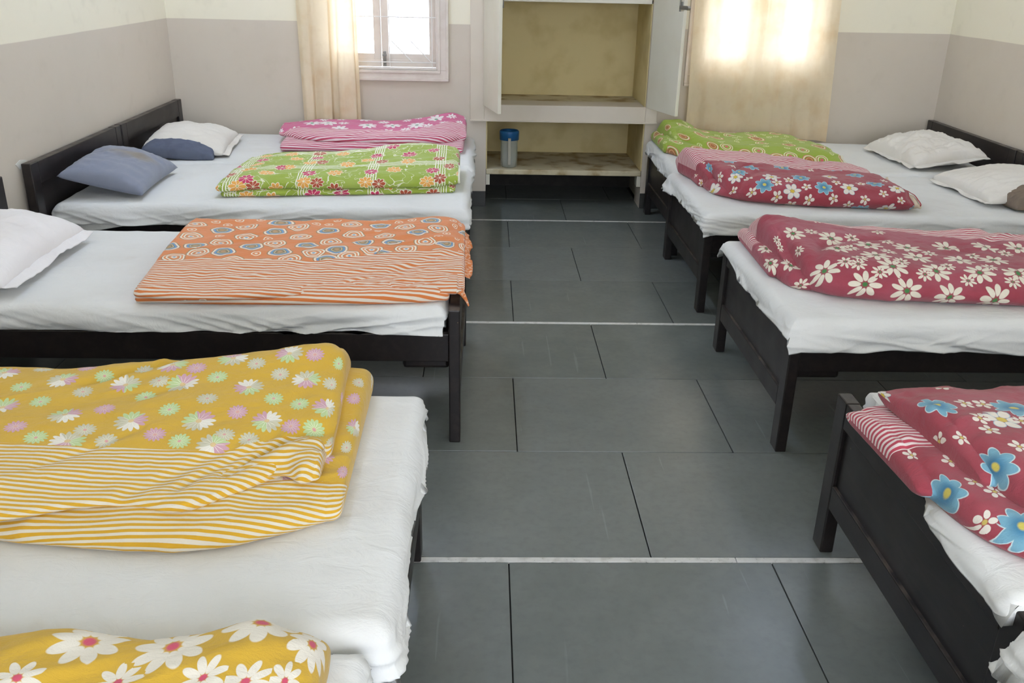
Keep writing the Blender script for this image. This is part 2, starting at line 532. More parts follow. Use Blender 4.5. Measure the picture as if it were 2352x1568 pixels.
# lower open bay
MB().box(-0.03, 1.10, 6.80, 6.83, 0.235, 0.66).build('back_panel', CUPIN, cup)
MB().box(-0.03, 1.10, 6.80, 6.83, -0.02, 0.235).build('back_panel', SHADEVOID, cup)  # dark colour stands in for the shade under the lower shelf
MB().box(0.0004, 0.008, YB + 0.006, 6.80, 0.258, 0.583).build('side_panel', CUPIN, cup)
MB().box(1.063, 1.0716, YB + 0.006, 6.80, 0.258, 0.583).build('side_panel', CUPIN, cup)
MB().box(0.002, 1.070, YB - 0.004, 6.80, 0.222, 0.257, 0.006).build('shelf', CUPSHELF, cup)
MB().box(0.002, 0.028, YB + 0.0, YB + 0.10, 0.15, 0.222).build('shelf_support', CUPPAINT, cup)
MB().box(1.044, 1.070, YB + 0.0, YB + 0.10, 0.15, 0.222).build('shelf_support', CUPPAINT, cup)


def cup_door(hx, hy, tx, ty, swap):
    ang = math.atan2(ty - hy, tx - hx); L = math.hypot(tx - hx, ty - hy)
    mt = Matrix.Translation((hx, hy, 0)) @ Matrix.Rotation(ang, 4, 'Z')
    d = MB()
    d.box(0.004, L, -0.011, 0.011, 0.690, 2.10, 0.003, mt)
    o = d.build('door', CUPPAINT, cup)
    for z in (0.80, 1.40, 1.98):
        MB().tube(mt @ Vector((0.0, 0, z - 0.04)), mt @ Vector((0.0, 0, z + 0.04)), 0.007, 8).build('hinge', CUPPAINT, o)
    b = MB()
    s = swap
    b.box(L - 0.05, L - 0.012, s * 0.011, s * 0.017, 1.325, 1.365, 0.002, mt)
    b.tube(mt @ Vector((L - 0.032, s * 0.021, 1.31)), mt @ Vector((L - 0.032, s * 0.021, 1.40)), 0.005, 8)
    if swap < 0:
        b.box(L - 0.03, L + 0.075, -0.026, -0.021, 1.322, 1.345, 0.002, mt)
        b.tube(mt @ Vector((L + 0.07, -0.032, 1.333)), mt @ Vector((L + 0.07, -0.014, 1.333)), 0.012, 10)
    b.build('bolt', METAL, o)
    return o


cup_door(-0.012, YB - 0.03, 0.082, 5.705, 1)
cup_door(1.074, YB - 0.03, 1.196, 5.745, -1)

# water jug with blue lid on the lower shelf
jug = empty('water_jug', (0.160, 6.24, 0.257), 'cloudy plastic water jug with blue lid on the lower cupboard shelf', 'jug')


def lathe(profile, n=32, cx=0, cy=0):
    vs, fs = [], []
    k = len(profile)
    for i in range(n):
        a = 2 * PI * i / n
        for r, z in profile:
            vs.append((cx + r * math.cos(a), cy + r * math.sin(a), z))
    for i in range(n):
        i2 = (i + 1) % n
        for j in range(k - 1):
            fs.append((i * k + j, i2 * k + j, i2 * k + j + 1, i * k + j + 1))
    return mesh_from(vs, fs)


jz = 0.2575
link('body', lathe([(0.001, jz), (0.050, jz), (0.056, jz + 0.006), (0.058, jz + 0.05), (0.0605, jz + 0.18), (0.061, jz + 0.205), (0.058, jz + 0.205), (0.055, jz + 0.05), (0.052, jz + 0.012), (0.001, jz + 0.01)], 36, 0.16, 6.24), PLAST, jug)
link('lid', lathe([(0.001, jz + 0.222), (0.045, jz + 0.222), (0.050, jz + 0.226), (0.053, jz + 0.246), (0.060, jz + 0.250), (0.066, jz + 0.244), (0.067, jz + 0.238), (0.0655, jz + 0.186), (0.0625, jz + 0.186), (0.0625, jz + 0.215), (0.001, jz + 0.215)], 36, 0.16, 6.24), BLUELID, jug)
hb = MB()
hb.box(0.150, 0.170, 6.150, 6.158, jz + 0.035, jz + 0.200, 0.003).box(0.150, 0.170, 6.150, 6.185, jz + 0.192, jz + 0.206, 0.003).box(0.150, 0.170, 6.150, 6.190, jz + 0.028, jz + 0.042, 0.003)
hb.build('handle', JUGHANDLE, jug)


# ------------------------------------------------------------------ curtains
def smooth_path(pts, n):
    P = np.array(pts, float); d = np.r_[0, np.cumsum(np.linalg.norm(np.diff(P, axis=0), axis=1))]
    return cat_rom(P, d, np.linspace(0, d[-1], n))


def cat_rom(P, t, q):
    """cubic Hermite through P at t, finite-difference slopes limited"""
    P = np.asarray(P, float); t = np.asarray(t, float)
    if P.ndim == 1: P = P[:, None]
    dt = np.diff(t)[:, None]; sl = np.diff(P, axis=0) / np.maximum(dt, 1e-9)
    m_ = np.zeros_like(P); m_[0] = sl[0]; m_[-1] = sl[-1]
    if len(P) > 2:
        a, b = sl[:-1], sl[1:]
        w = np.where(a * b > 0, 2 * a * b / (a + b + 1e-12 * np.sign(a + b)), 0)   # monotone
        w2 = (a * dt[1:] + b * dt[:-1]) / (dt[1:] + dt[:-1])
        m_[1:-1] = 0.5 * w + 0.5 * w2
    i = np.clip(np.searchsorted(t, q, 'right') - 1, 0, len(t) - 2)
    h = (t[i + 1] - t[i])[:, None]; s = ((q - t[i])[:, None]) / np.maximum(h, 1e-9)
    h00 = 2 * s**3 - 3 * s**2 + 1; h10 = s**3 - 2 * s**2 + s; h01 = -2 * s**3 + 3 * s**2; h11 = s**3 - s**2
    return h00 * P[i] + h10 * h * m_[i] + h01 * P[i + 1] + h11 * h * m_[i + 1]


def curtain(name, top, bot, z0f, z1, label, nu=260, nz=70, mat=None):
    mat = mat or CURTAIN
    A = smooth_path(top, nu); B = smooth_path(bot, nu)
    V = []
    for i in range(nu):
        zb = z0f(i / (nu - 1))
        for j in range(nz):
            s = j / (nz - 1)
            p = A[i] * (1 - s) + B[i] * s
            V.append((p[0], p[1], z1 + (zb - z1) * s))
    V = np.array(V)
    V[:, 1] += 0.006 * vnoise(V[:, 0] * 14, V[:, 2] * 2.5, 0, 5) + 0.0025 * vnoise(V[:, 0] * 50, V[:, 2] * 16, 0, 8)
    me = mesh_from(V, grid_faces(nu, nz))
    root = empty(name, (float(V[:, 0].mean()), float(V[:, 1].mean()), z1), label, 'curtain')
    o = link('fabric', me, mat, root)
    # bottom hem fold, sewn double
    hv, n = [], nu
    H = V.reshape(nu, nz, 3)[:, -6:, :].copy(); H[:, :, 1] -= 0.0016
    hm = link('hem', mesh_from(H.reshape(-1, 3), grid_faces(nu, 6)), mat, root)
    return root


cyy = YB - 0.085
curtain('curtain', [(-1.215, cyy + 0.02), (-1.16, cyy - 0.02), (-1.085, cyy - 0.012), (-1.062, cyy + 0.03), (-1.02, cyy + 0.02), (-0.998, cyy - 0.015), (-0.985, cyy + 0.03), (-0.945, cyy + 0.034), (-0.938, cyy - 0.03), (-0.90, cyy - 0.035), (-0.862, cyy - 0.02), (-0.852, cyy + 0.02), (-0.832, cyy + 0.0)],
        [(-1.195, cyy + 0.01), (-1.165, cyy - 0.015), (-1.125, cyy - 0.01), (-1.118, cyy + 0.03), (-1.06, cyy + 0.0), (-1.01, cyy - 0.01), (-1.0, cyy + 0.03), (-0.965, cyy + 0.03), (-0.957, cyy - 0.03), (-0.90, cyy - 0.04), (-0.845, cyy - 0.03), (-0.842, cyy + 0.01), (-0.822, cyy + 0.0)],
        lambda s: 0.56 + 0.004 * math.sin(9 * s), 2.22, 'narrow bunched cream curtain hanging at the left window', mat=CURTAIN_GATHERED)
cr_top, cr_bot = [], []
for k in range(15):
    s = k / 14
    amp = (0.006, 0.016, 0.009, 0.013, 0.005)[k % 5]
    sg = 1 if k % 2 else -1
    cr_top.append((1.30 + 0.915 * s, cyy + sg * amp * 1.3))
    cr_bot.append((1.33 + 0.95 * s + (0.02 if k == 14 else 0) + 0.012 * math.sin(k * 2.1), cyy + sg * amp * 0.8 - 0.02 * math.sin(PI * s)))
curtain('curtain', cr_top, cr_bot, lambda s: 0.545 - 0.045 * s + 0.012 * math.sin(7 * s + 1) - (0.02 * max(0, s - 0.8) / 0.2), 2.22,
        'wide drawn cream curtain glowing before the right window')
for x0, x1, where in ((-1.30, -0.15, 'left'), (1.26, 2.32, 'right')):
    r = empty('curtain_rod', ((x0 + x1) / 2, YB - 0.085, 2.235), 'metal curtain rod above the %s window' % where, 'curtain rod')
    MB().tube((x0, YB - 0.085, 2.235), (x1, YB - 0.085, 2.235), 0.012, 12).build('rod', METAL, r, True)
    for xx in (x0 + 0.04, x1 - 0.04):
        MB().box(xx - 0.01, xx + 0.01, YB - 0.09, YB - 0.002, 2.215, 2.235, 0.002).build('bracket', METAL, r)

# fluorescent tubes on the ceiling, lit; the right one is added to brighten that side
for (tx, ty, te), wh in zip(TUBES, ('nearest the camera', 'over the middle beds', 'left, nearest the back wall', 'right, nearest the back wall, added to brighten that side')):
    tl = empty('tube_light', (tx, ty, ZC), 'white fluorescent batten on the ceiling, ' + wh, 'ceiling light', 'ceiling tube lights')
    MB().box(tx - 0.03, tx + 0.03, ty - 0.65, ty + 0.65, ZC - 0.05, ZC - 0.001, 0.004).build('batten', WHITEMETAL, tl)
    TM = Mat('lamp_glow', 0.5, 0.1); TM.base((0.9, 0.9, 0.9)); TM.b.inputs['Emission Color'].default_value = (*TUBE_COLOR, 1); TM.b.inputs['Emission Strength'].default_value = te
    MB().tube((tx, ty - 0.6, ZC - 0.085), (tx, ty + 0.6, ZC - 0.085), 0.016, 12).build('tube', TM.done(), tl, True)

# ------------------------------------------------------------------ beds
BEDS = {  # side, y0, y1, outer face of footboard, footboard top, headboard y0 y1, headboard top
    'L1': (-1, 5.06, 6.02, -0.09, 0.470, 5.035, 6.07, 0.70),
    'L2': (-1, 4.10, 5.04, -0.095, 0.470, 3.975, 5.02, 0.70),
    'L3': (-1, 2.77, 3.70, -0.08, 0.492, 2.74, 3.73, 0.70),
    'L4': (-1, 1.235, 2.15, -0.17, 0.470, 1.21, 2.17, 0.70),
    'L5': (-1, 0.28, 1.190, -0.20, 0.470, 0.25, 1.185, 0.70),
    'R1': (1, 5.02, 6.02, 1.085, 0.470, 5.005, 6.10, 0.645),
    'R2': (1, 4.08, 5.005, 1.035, 0.470, 3.98, 4.995, 0.645),
    'R3': (1, 2.715, 3.66, 1.015, 0.470, 2.70, 3.67, 0.645),
    'R4': (1, 1.265, 2.20, 0.972, 0.478, 1.25, 2.21, 0.645),
    'R5': (1, 0.31, 1.245, 0.96, 0.470, 0.29, 1.23, 0.645),
}
BLABEL = {
    'L1': 'dark wooden single bed in the back left corner by the curtain',
    'L2': 'dark wooden bed with tall headboard under the green plaid quilt',
    'L3': 'dark wooden bed carrying the orange circle patterned quilt',
    'L4': 'dark wooden bed carrying the yellow striped flowered quilt, left of aisle',
    'L5': 'dark wooden bed nearest the camera on the left, mostly cut off',
    'R1': 'dark wooden bed against the back wall below the right curtain',
    'R2': 'dark wooden bed carrying the red quilt with small blue and white flowers, far right',
    'R3': 'dark wooden bed carrying the red quilt of white daisies, right of aisle',
    'R4': 'dark wooden bed with panelled footboard in the near right foreground',
    'R5': 'dark wooden bed at the bottom right corner, almost entirely cut off',
}


def make_bed(k):
    side, y0, y1, xf, zt, hy0, hy1, hz = BEDS[k]
    # local s runs from the footboard's outer face towards the head wall
    L = (XR - 0.014 - xf) if side > 0 else (xf - XL - 0.014)
    X = lambda s: xf + side * s

    def bx(mb, s0, s1, ya, yb, za, zb, bev=0.003):
        a, b = sorted((X(s0), X(s1))); return mb.box(a, b, ya, yb, za, zb, bev)
    root = empty('bed', ((X(0) + X(L)) / 2, (y0 + y1) / 2, 0), BLABEL[k], 'bed', 'dark wooden single beds in two rows')
    lw, ld = 0.066, 0.038
    for ya in (y0, y1 - lw):
        bx(MB(), 0, ld, ya, ya + lw, 0, zt, 0.004).build('leg', WOOD, root)
    # footboard between the legs
    fb_ = MB()
    bx(fb_, 0.001, ld - 0.002, y0 + lw, y1 - lw, zt - 0.075, zt - 0.001)
    bx(fb_, 0.001, ld - 0.002, y0 + lw, y1 - lw, 0.150, 0.222)
    foot = fb_.build('footboard', WOOD, root)
    bx(MB(), 0.012, 0.026, y0 + lw - 0.004, y1 - lw + 0.004, 0.216, zt - 0.07, 0.0).build('panel', WOOD, foot)
    # headboard with posts down to the floor
    hp = 0.07
    for ya in (hy0, hy1 - hp):
        bx(MB(), L - 0.042, L, ya, ya + hp, 0, hz, 0.004).build('leg', WOOD, root)
    h = MB()
    bx(h, L - 0.041, L - 0.002, hy0 + hp, hy1 - hp, hz - 0.10, hz - 0.001)
    bx(h, L - 0.041, L - 0.002, hy0 + hp, hy1 - hp, 0.30, 0.38)
    hd = h.build('headboard', WOOD, root)
    bx(MB(), L - 0.028, L - 0.012, hy0 + hp - 0.004, hy1 - hp + 0.004, 0.37, hz - 0.095, 0.0).build('panel', WOOD, hd)
    # side rails, corner brackets, deck boards
    for ya in (y0 + 0.018, y1 - 0.043):
        bx(MB(), ld, L - 0.042, ya, ya + 0.025, 0.300, 0.400).build('side_rail', WOOD, root)
    for ya in (y0 + 0.045, y1 - 0.070):
        b = MB(); bx(b, ld, ld + 0.16, ya, ya + 0.025, 0.262, 0.335, 0.012); b.build('bracket', WOOD, root)
    n = 8; span = (L - 0.042 - ld) / n
    for i in range(n):
        bx(MB(), ld + span * i + 0.004, ld + span * (i + 1) - 0.004, y0 + 0.044, y1 - 0.044, 0.372, 0.392, 0.0).build('deck_board', WOOD, root)
    return root


for k in BEDS:
    make_bed(k)


# ------------------------------------------------------------------ sheets over the mattresses
def sheet(k, label, foot_over, e_near, e_far, e_foot, near=None, far=None, seed=0, ruffle=0.0, wr=1.0, z_top=ZM, retreat=None):
    side, y0, y1, xf, zt, hy0, hy1, hz = BEDS[k]
    x_head = (XR - 0.066) if side > 0 else (XL + 0.066)
    x_foot = xf - side * 0.014 if foot_over else xf + side * 0.046
    Lx = abs(x_head - x_foot)
    yn = (y0 - 0.012 if foot_over else y0 + 0.004) if near is None else near; yf = y1 - 0.006 if far is None else far
    Ly = yf - yn
    r = 0.034
    qa = PI * r / 2
    nA, nB = 230, 150
    eh = 0.07
    # local: a from the foot (0) to the head (Lx); b from near (0) to far (Ly)
    a = np.concatenate([np.linspace(-1, 0, 26)[:-1], np.linspace(0, 1, nA - 38), np.linspace(1, 2, 14)[1:]])
    b = np.concatenate([np.linspace(-1, 0, 30)[:-1], np.linspace(0, 1, nB - 58), np.linspace(1, 2, 30)[1:]])
    A, B = np.meshgrid(a, b, indexing='ij')
    fx0, fx1, fy0, fy1 = r, Lx - r, r, Ly - r
    ac = np.clip(A, 0, 1) * (fx1 - fx0) + fx0; bc = np.clip(B, 0, 1) * (fy1 - fy0) + fy0
    fn = lambda e, t, sd: (np.vectorize(e)(t) if callable(e) else e) * (1 + 0.13 * vnoise(t * 2.3, 0 * t, 0, seed + sd) + 0.03 * vnoise(t * 9, 0 * t, 0, seed + sd + 1))
    ox = np.where(A < 0, A * fn(e_foot, bc, 1), np.where(A > 1, (A - 1) * eh, 0))
    oy = np.where(B < 0, B * fn(e_near, ac, 3), np.where(B > 1, (B - 1) * fn(e_far, ac, 5), 0))
    e = np.sqrt(ox**2 + oy**2); ux = np.where(e > 0, ox / np.maximum(e, 1e-9), 0); uy = np.where(e > 0, oy / np.maximum(e, 1e-9), 0)
    e = np.maximum(np.abs(ox), np.abs(oy)) + 0.12 * np.minimum(np.abs(ox), np.abs(oy))
    ang = np.minimum(e / r, PI / 2)
    out = r * np.sin(ang); drop = r * (1 - np.cos(ang)) + np.maximum(0, e - qa)
    d = np.clip(drop / 0.07, 0, 1.4)
    per = np.where(np.abs(ox) > np.abs(oy), bc, ac)
    bil = 0.009 * vnoise(per * 4 + drop * 9, drop * 4, 0, seed + 11) + 0.008 * ridge(per * 5 - drop * 30, drop * 8, 0, seed + 13) + 0.004 * ridge(per * 12 + drop * 38, drop * 16, 0, seed + 14)
    bil = bil * 1.4
    if foot_over: bil = np.abs(bil + 0.004) + 0.002
    out = out + d * bil * wr - 0.010 * d * d * (0.0 if foot_over else 1.0) * np.where(np.abs(oy) >= np.abs(ox), 1, 0)
    corner = np.minimum(np.abs(ox), np.abs(oy))
    out = out + 0.12 * corner
    px = ac + ux * out; py = bc + uy * out
    pz = z_top - drop
    top = 1 - np.clip(d * 2, 0, 1)
    pz = pz + top * (0.0030 * vnoise(px * 2.3, py * 2.7, 0, seed + 21) + 0.0022 * ridge(px * 3 + py * 2, py * 6 - px * 2, 0, seed + 23) + 0.0012 * ridge(px * 9 + py * 4, py * 11, 0, seed + 25)) * wr
    if ruffle:
        hemw = np.clip((-A - 0.6) / 0.4, 0, 1) * np.clip((bc - 0.48) / 0.1, 0, 1)
        pz = pz + hemw * ruffle * vnoise(bc * 40, 0 * bc, 0, seed + 31); px = px - hemw * ruffle * 1.2 * vnoise(bc * 46, 0 * bc, 0, seed + 33)
    if not foot_over: pz = np.maximum(pz, 0.4035)
    wx = x_foot + side * px; wy = yn + py
    if retreat is not None:
        sh = np.interp(wy, [q_[0] for q_ in retreat], [q_[1] for q_ in retreat]) * np.clip(1 - ac / 0.3, 0, 1)
        wx = wx + side * sh
    V = np.stack([wx, wy, pz], -1).reshape(-1, 3)
    na, nb = len(a), len(b)
    F = grid_faces(na, nb)
    # mattress underside closes the shape
    ring = [i * nb for i in range(na)] + [(na - 1) * nb + j for j in range(1, nb)] + [i * nb + nb - 1 for i in range(na - 2, -1, -1)] + [j for j in range(nb - 2, 0, -1)]
    fi = (xf + side * 0.050)
    q0, q1 = sorted((fi, x_head - side * 0.01))
    n_ = len(ring)
    R1 = V[ring].copy()
    over = (R1[:, 0] - xf) * side < 0.055
    R1[:, 2] = np.maximum(R1[:, 2], np.where(over & foot_over, zt + 0.003, 0.4035))
    R1[:, 1] = np.clip(R1[:, 1], y0 - 0.003, y1 + 0.003)
    R1[:, 0] = np.maximum(R1[:, 0] * side, (xf - side * 0.003) * side) * side
    R2 = R1.copy(); R2[:, 0] = np.clip(R2[:, 0], q0, q1); R2[:, 1] = np.clip(R2[:, 1], y0 + 0.075, y1 - 0.075)
    R3 = R2.copy(); R3[:, 2] = 0.4025
    loops = [np.array(ring)]
    for R_ in (R1, R2, R3):
        loops.append(len(V) + np.arange(n_)); V = np.concatenate([V, R_])
    cidx = len(V); V = np.concatenate([V, [[(q0 + q1) / 2, (y0 + y1) / 2, 0.4025]]])
    for la, lb in zip(loops[:-1], loops[1:]):
        F += [(int(la[(i + 1) % n_]), int(la[i]), int(lb[i]), int(lb[(i + 1) % n_])) for i in range(n_)]
    F += [(int(loops[-1][(i + 1) % n_]), int(loops[-1][i]), cidx) for i in range(n_)]
    if side < 0:
        F = [f[::-1] for f in F]
    me = mesh_from(V, F)
    root = empty('bed_sheet', ((x_head + x_foot) / 2, (y0 + y1) / 2, z_top), label, 'bed sheet', 'white sheets over the mattresses')
    link('cloth', me, SHEET, root)
    return root


def tri(t0, t1, a, b):
    return lambda t: a + (b - a) * min(1, max(0, (t - t0) / (t1 - t0)))


sheet('L1', 'white sheet on the bed in the back left corner, under the pink quilt', True, 0.06, 0.10, 0.085, seed=10)
l2 = sheet('L2', 'white sheet on the bed under the green plaid quilt', True, tri(1.45, 1.85, 0.105, 0.115), 0.06, 0.09, seed=40)
V = []
for i in range(30):
    t_ = i / 29
    for j in range(8):
        q_ = j / 7
        V.append((-1.965 + 0.48 * t_, 4.083 + 0.004 * math.sin(9 * t_) - 0.004 * q_, 0.430 - q_ * (0.088 * (1 - t_) ** 1.2 * min(1, t_ * 8 + 0.75) + 0.004)))
o = link('under_sheet', mesh_from(V, grid_faces(30, 8)), SHEET, l2)
o.modifiers.new('thickness', 'SOLIDIFY').thickness = 0.002
sheet('L3', 'white tucked sheet on the bed under the orange quilt', False, 0.118, 0.10, 0.05, seed=70)
sheet('L4', 'white sheet draped low over the foot of the bed under the yellow striped quilt', True, tri(0.0, 0.35, 0.15, 0.12), 0.09, tri(0.0, 0.9, 0.125, 0.075), seed=100)
sheet('L5', 'white sheet on the cut-off bed at the bottom left', True, 0.10, 0.06, 0.12, seed=130)
sheet('R1', 'white sheet on the back right bed, under the green circle quilt', True, 0.06, 0.10, 0.095, seed=160)
sheet('R2', 'white sheet on the far right bed under the red quilt with blue flowers', True, 0.105, 0.06, 0.10, seed=190)
sheet('R3', 'white sheet on the bed under the red daisy quilt', True, 0.118, 0.10, tri(0.35, 0.9, 0.085, 0.065), seed=220)
sheet('R4', 'white sheet with a ruffled edge on the near right foreground bed', True, 0.07, 0.09, tri(0.30, 0.55, 0.062, 0.012), near=1.30, seed=250, retreat=((1.60, 0.0), (1.85, 0.075)), ruffle=0.004)
sheet('R5', 'white sheet hanging from the cut-off bed at the bottom right corner', True, 0.10, 0.22, 0.12, seed=280)


# ------------------------------------------------------------------ quilts
def lobe(st, z0, cap=(0.05, 0.05), nu=150, nv=84, seed=0, amp=1.0, stripes=(), shoulder=0.05, bulge=0.012, creases=(), cpow=0.5, dirn=(1.0, 0.4), vref=None):
    """one folded layer of a quilt, lofted from stations (xn, xf, yn, yf, hn, hm, hf) running along the bed"""
    S = np.array(st, float)
    mid = np.stack([(S[:, 0] + S[:, 1]) / 2, (S[:, 2] + S[:, 3]) / 2], 1)
    t = np.r_[0, np.cumsum(np.maximum(np.linalg.norm(np.diff(mid, axis=0), axis=1), 0.01))]
    q = np.linspace(0, t[-1], nu)
    R = cat_rom(S, t, q)
    rings = []
    for xn, xf, yn, yf, hn, hm, hf in R:
        w = yf - yn; s = min(shoulder, w * 0.2)
        P = np.array([(yn + 0.016, 0), (yn - bulge * 0.3, 0.16 * hn), (yn - bulge, 0.42 * hn), (yn + s * 0.22, 0.80 * hn), (yn + s, hn), (yn + 0.30 * w, hn * 0.45 + hm * 0.55), (yn + 0.5 * w, hm), (yn + 0.70 * w, hm * 0.5 + hf * 0.5), (yf - s, hf), (yf - s * 0.22, 0.80 * hf), (yf + bulge, 0.42 * hf), (yf + bulge * .3, 0.16 * hf), (yf - 0.016, 0)])
        d = np.r_[0, np.cumsum(np.linalg.norm(np.diff(P, axis=0), axis=1))]
        fine = cat_rom(P, d, np.linspace(0, d[-1], 160))
        fine[:, 1] = np.maximum(fine[:, 1], 0)
        d2 = np.r_[0, np.cumsum(np.linalg.norm(np.diff(fine, axis=0), axis=1))]
        qq = np.linspace(0, d2[-1], nv)
        yy = np.interp(qq, d2, fine[:, 0]); zz = np.interp(qq, d2, fine[:, 1])
        k = np.clip((yy - yn) / max(w, 1e-6), -0.05, 1.05)
        xx = xn + (xf - xn) * k
        rings.append((np.stack([xx, yy, z0 + zz], 1), qq))
    body = np.array([r[0] for r in rings]); vv = np.array([r[1] for r in rings])
    uu = np.repeat(np.r_[0, np.cumsum(np.linalg.norm(np.diff(body[:, nv // 2], axis=0), axis=1))][:, None], nv, 1)

    if vref is not None:
        vv = vv + (R[:, 2] - vref)[:, None]

    def capr(ring, v, u, dr, r):
        out, ou, ov = [], [], []
        h = ring[:, 2].max() - z0
        cx_ = np.array([ring[:, 0].mean(), ring[:, 1].mean(), z0 + 0.42 * h])
        tang = dr
        for k in range(1, 10):
            ph = PI / 2 * k / 9
            sc = max(math.cos(ph), 0.0) ** cpow if k < 9 else 0.0
            p = cx_ + (ring - cx_) * np.array([sc, sc, 0])[None, :] * 1.0
            p = ring.copy()
            p[:, 2] = z0 + 0.42 * h + (ring[:, 2] - z0 - 0.42 * h) * sc
            p[:, 1] = cx_[1] + (ring[:, 1] - cx_[1]) * (0.55 + 0.45 * sc if k < 9 else 0.5)
            p[:, 1] = ring[:, 1] + (cx_[1] - ring[:, 1]) * (1 - sc) * 0.10
            p[:, 0] = ring[:, 0] + dr * r * math.sin(ph)
            out.append(p); ou.append(u + dr * (h * 0.6 + r) * (ph / (PI / 2))); ov.append(v)
        return out, ou, ov
    c0, u0, v0 = capr(body[0], vv[0], uu[0], -1 if body[-1, 0, 0] > body[0, 0, 0] else 1, cap[0])
    c1, u1, v1 = capr(body[-1], vv[-1], uu[-1], 1 if body[-1, 0, 0] > body[0, 0, 0] else -1, cap[1])
    if body[-1, 0, 0] < body[0, 0, 0]:
        u0 = [2 * uu[0] - u for u in u0]; u1 = [2 * uu[-1] - u for u in u1]
    V = np.concatenate([np.array(c0[::-1]), body, np.array(c1)]); U = np.concatenate([np.array(u0[::-1]), uu, np.array(u1)]); VV = np.concatenate([np.array(v0[::-1]), vv, np.array(v1)])
    n0 = len(V)
    # displacement along normals
    du = np.gradient(V, axis=0); dv = np.gradient(V, axis=1)
    N = np.cross(du, dv); N /= np.maximum(np.linalg.norm(N, axis=2, keepdims=True), 1e-9)
    c = N[n0 // 2, nv // 2, 2]
    if c < 0: N = -N
    x, y, z = V[..., 0], V[..., 1], V[..., 2]
    fade = np.clip((z - z0) / 0.02, 0, 1)
    dx, dy = dirn
    p = x * dx + y * dy; w_ = -x * dy + y * dx
    disp = 0.0075 * vnoise(x * 5, y * 6, z * 6, seed) + 0.0050 * ridge(p * 5 + 0.3 * vnoise(x * 4, y * 4, 0, seed + 9), w_ * 14, z * 9, seed + 1) + 0.0016 * ridge(p * 14, w_ * 26, z * 20, seed + 2) + 0.0009 * vnoise(x * 60, y * 60, z * 60, seed + 3)
    ue = np.minimum(U - U.min(), U.max() - U)
    disp = disp + 0.007 * ridge(y * 13 + z * 6, x * 3, z * 7, seed + 5) * np.exp(-ue / 0.10) + 0.0045 * ridge(x * 9 + 0.5 * y, z * 12, y * 2, seed + 6) * np.clip(1 - (z - z0) / 0.07, 0, 1)
    ri = np.arange(n0)[:, None]; tipf = np.clip(np.minimum(ri, n0 - 1 - ri) / 7.0, 0, 1)
    V = V + N * (disp * fade * amp * tipf * tipf)[..., None]
    for poly, depth, width in creases:
        D = np.full(x.shape, 9.0)
        for (ax, ay), (bx_, by) in zip(poly[:-1], poly[1:]):
            l2 = (bx_ - ax)**2 + (by - ay)**2
            tt = np.clip(((x - ax) * (bx_ - ax) + (y - ay) * (by - ay)) / l2, 0, 1)
            D = np.minimum(D, np.hypot(x - ax - tt * (bx_ - ax), y - ay - tt * (by - ay)))
        V[..., 2] -= depth * np.exp(-(D / width)**2) * np.clip((z - z0) / 0.03, 0, 1)
    V[..., 2] = np.maximum(V[..., 2], z0)
    # underside
    Vb = V[:, [0, -1]].copy()
    return dict(V=V, U=U, W=VV, stripes=stripes, z0=z0)


def flower_fill(L, types, gap, seed):
    """deterministic fill of print positions over a lobe, away from the placed ones"""
    rnd = random.Random(seed); out = []
    return out


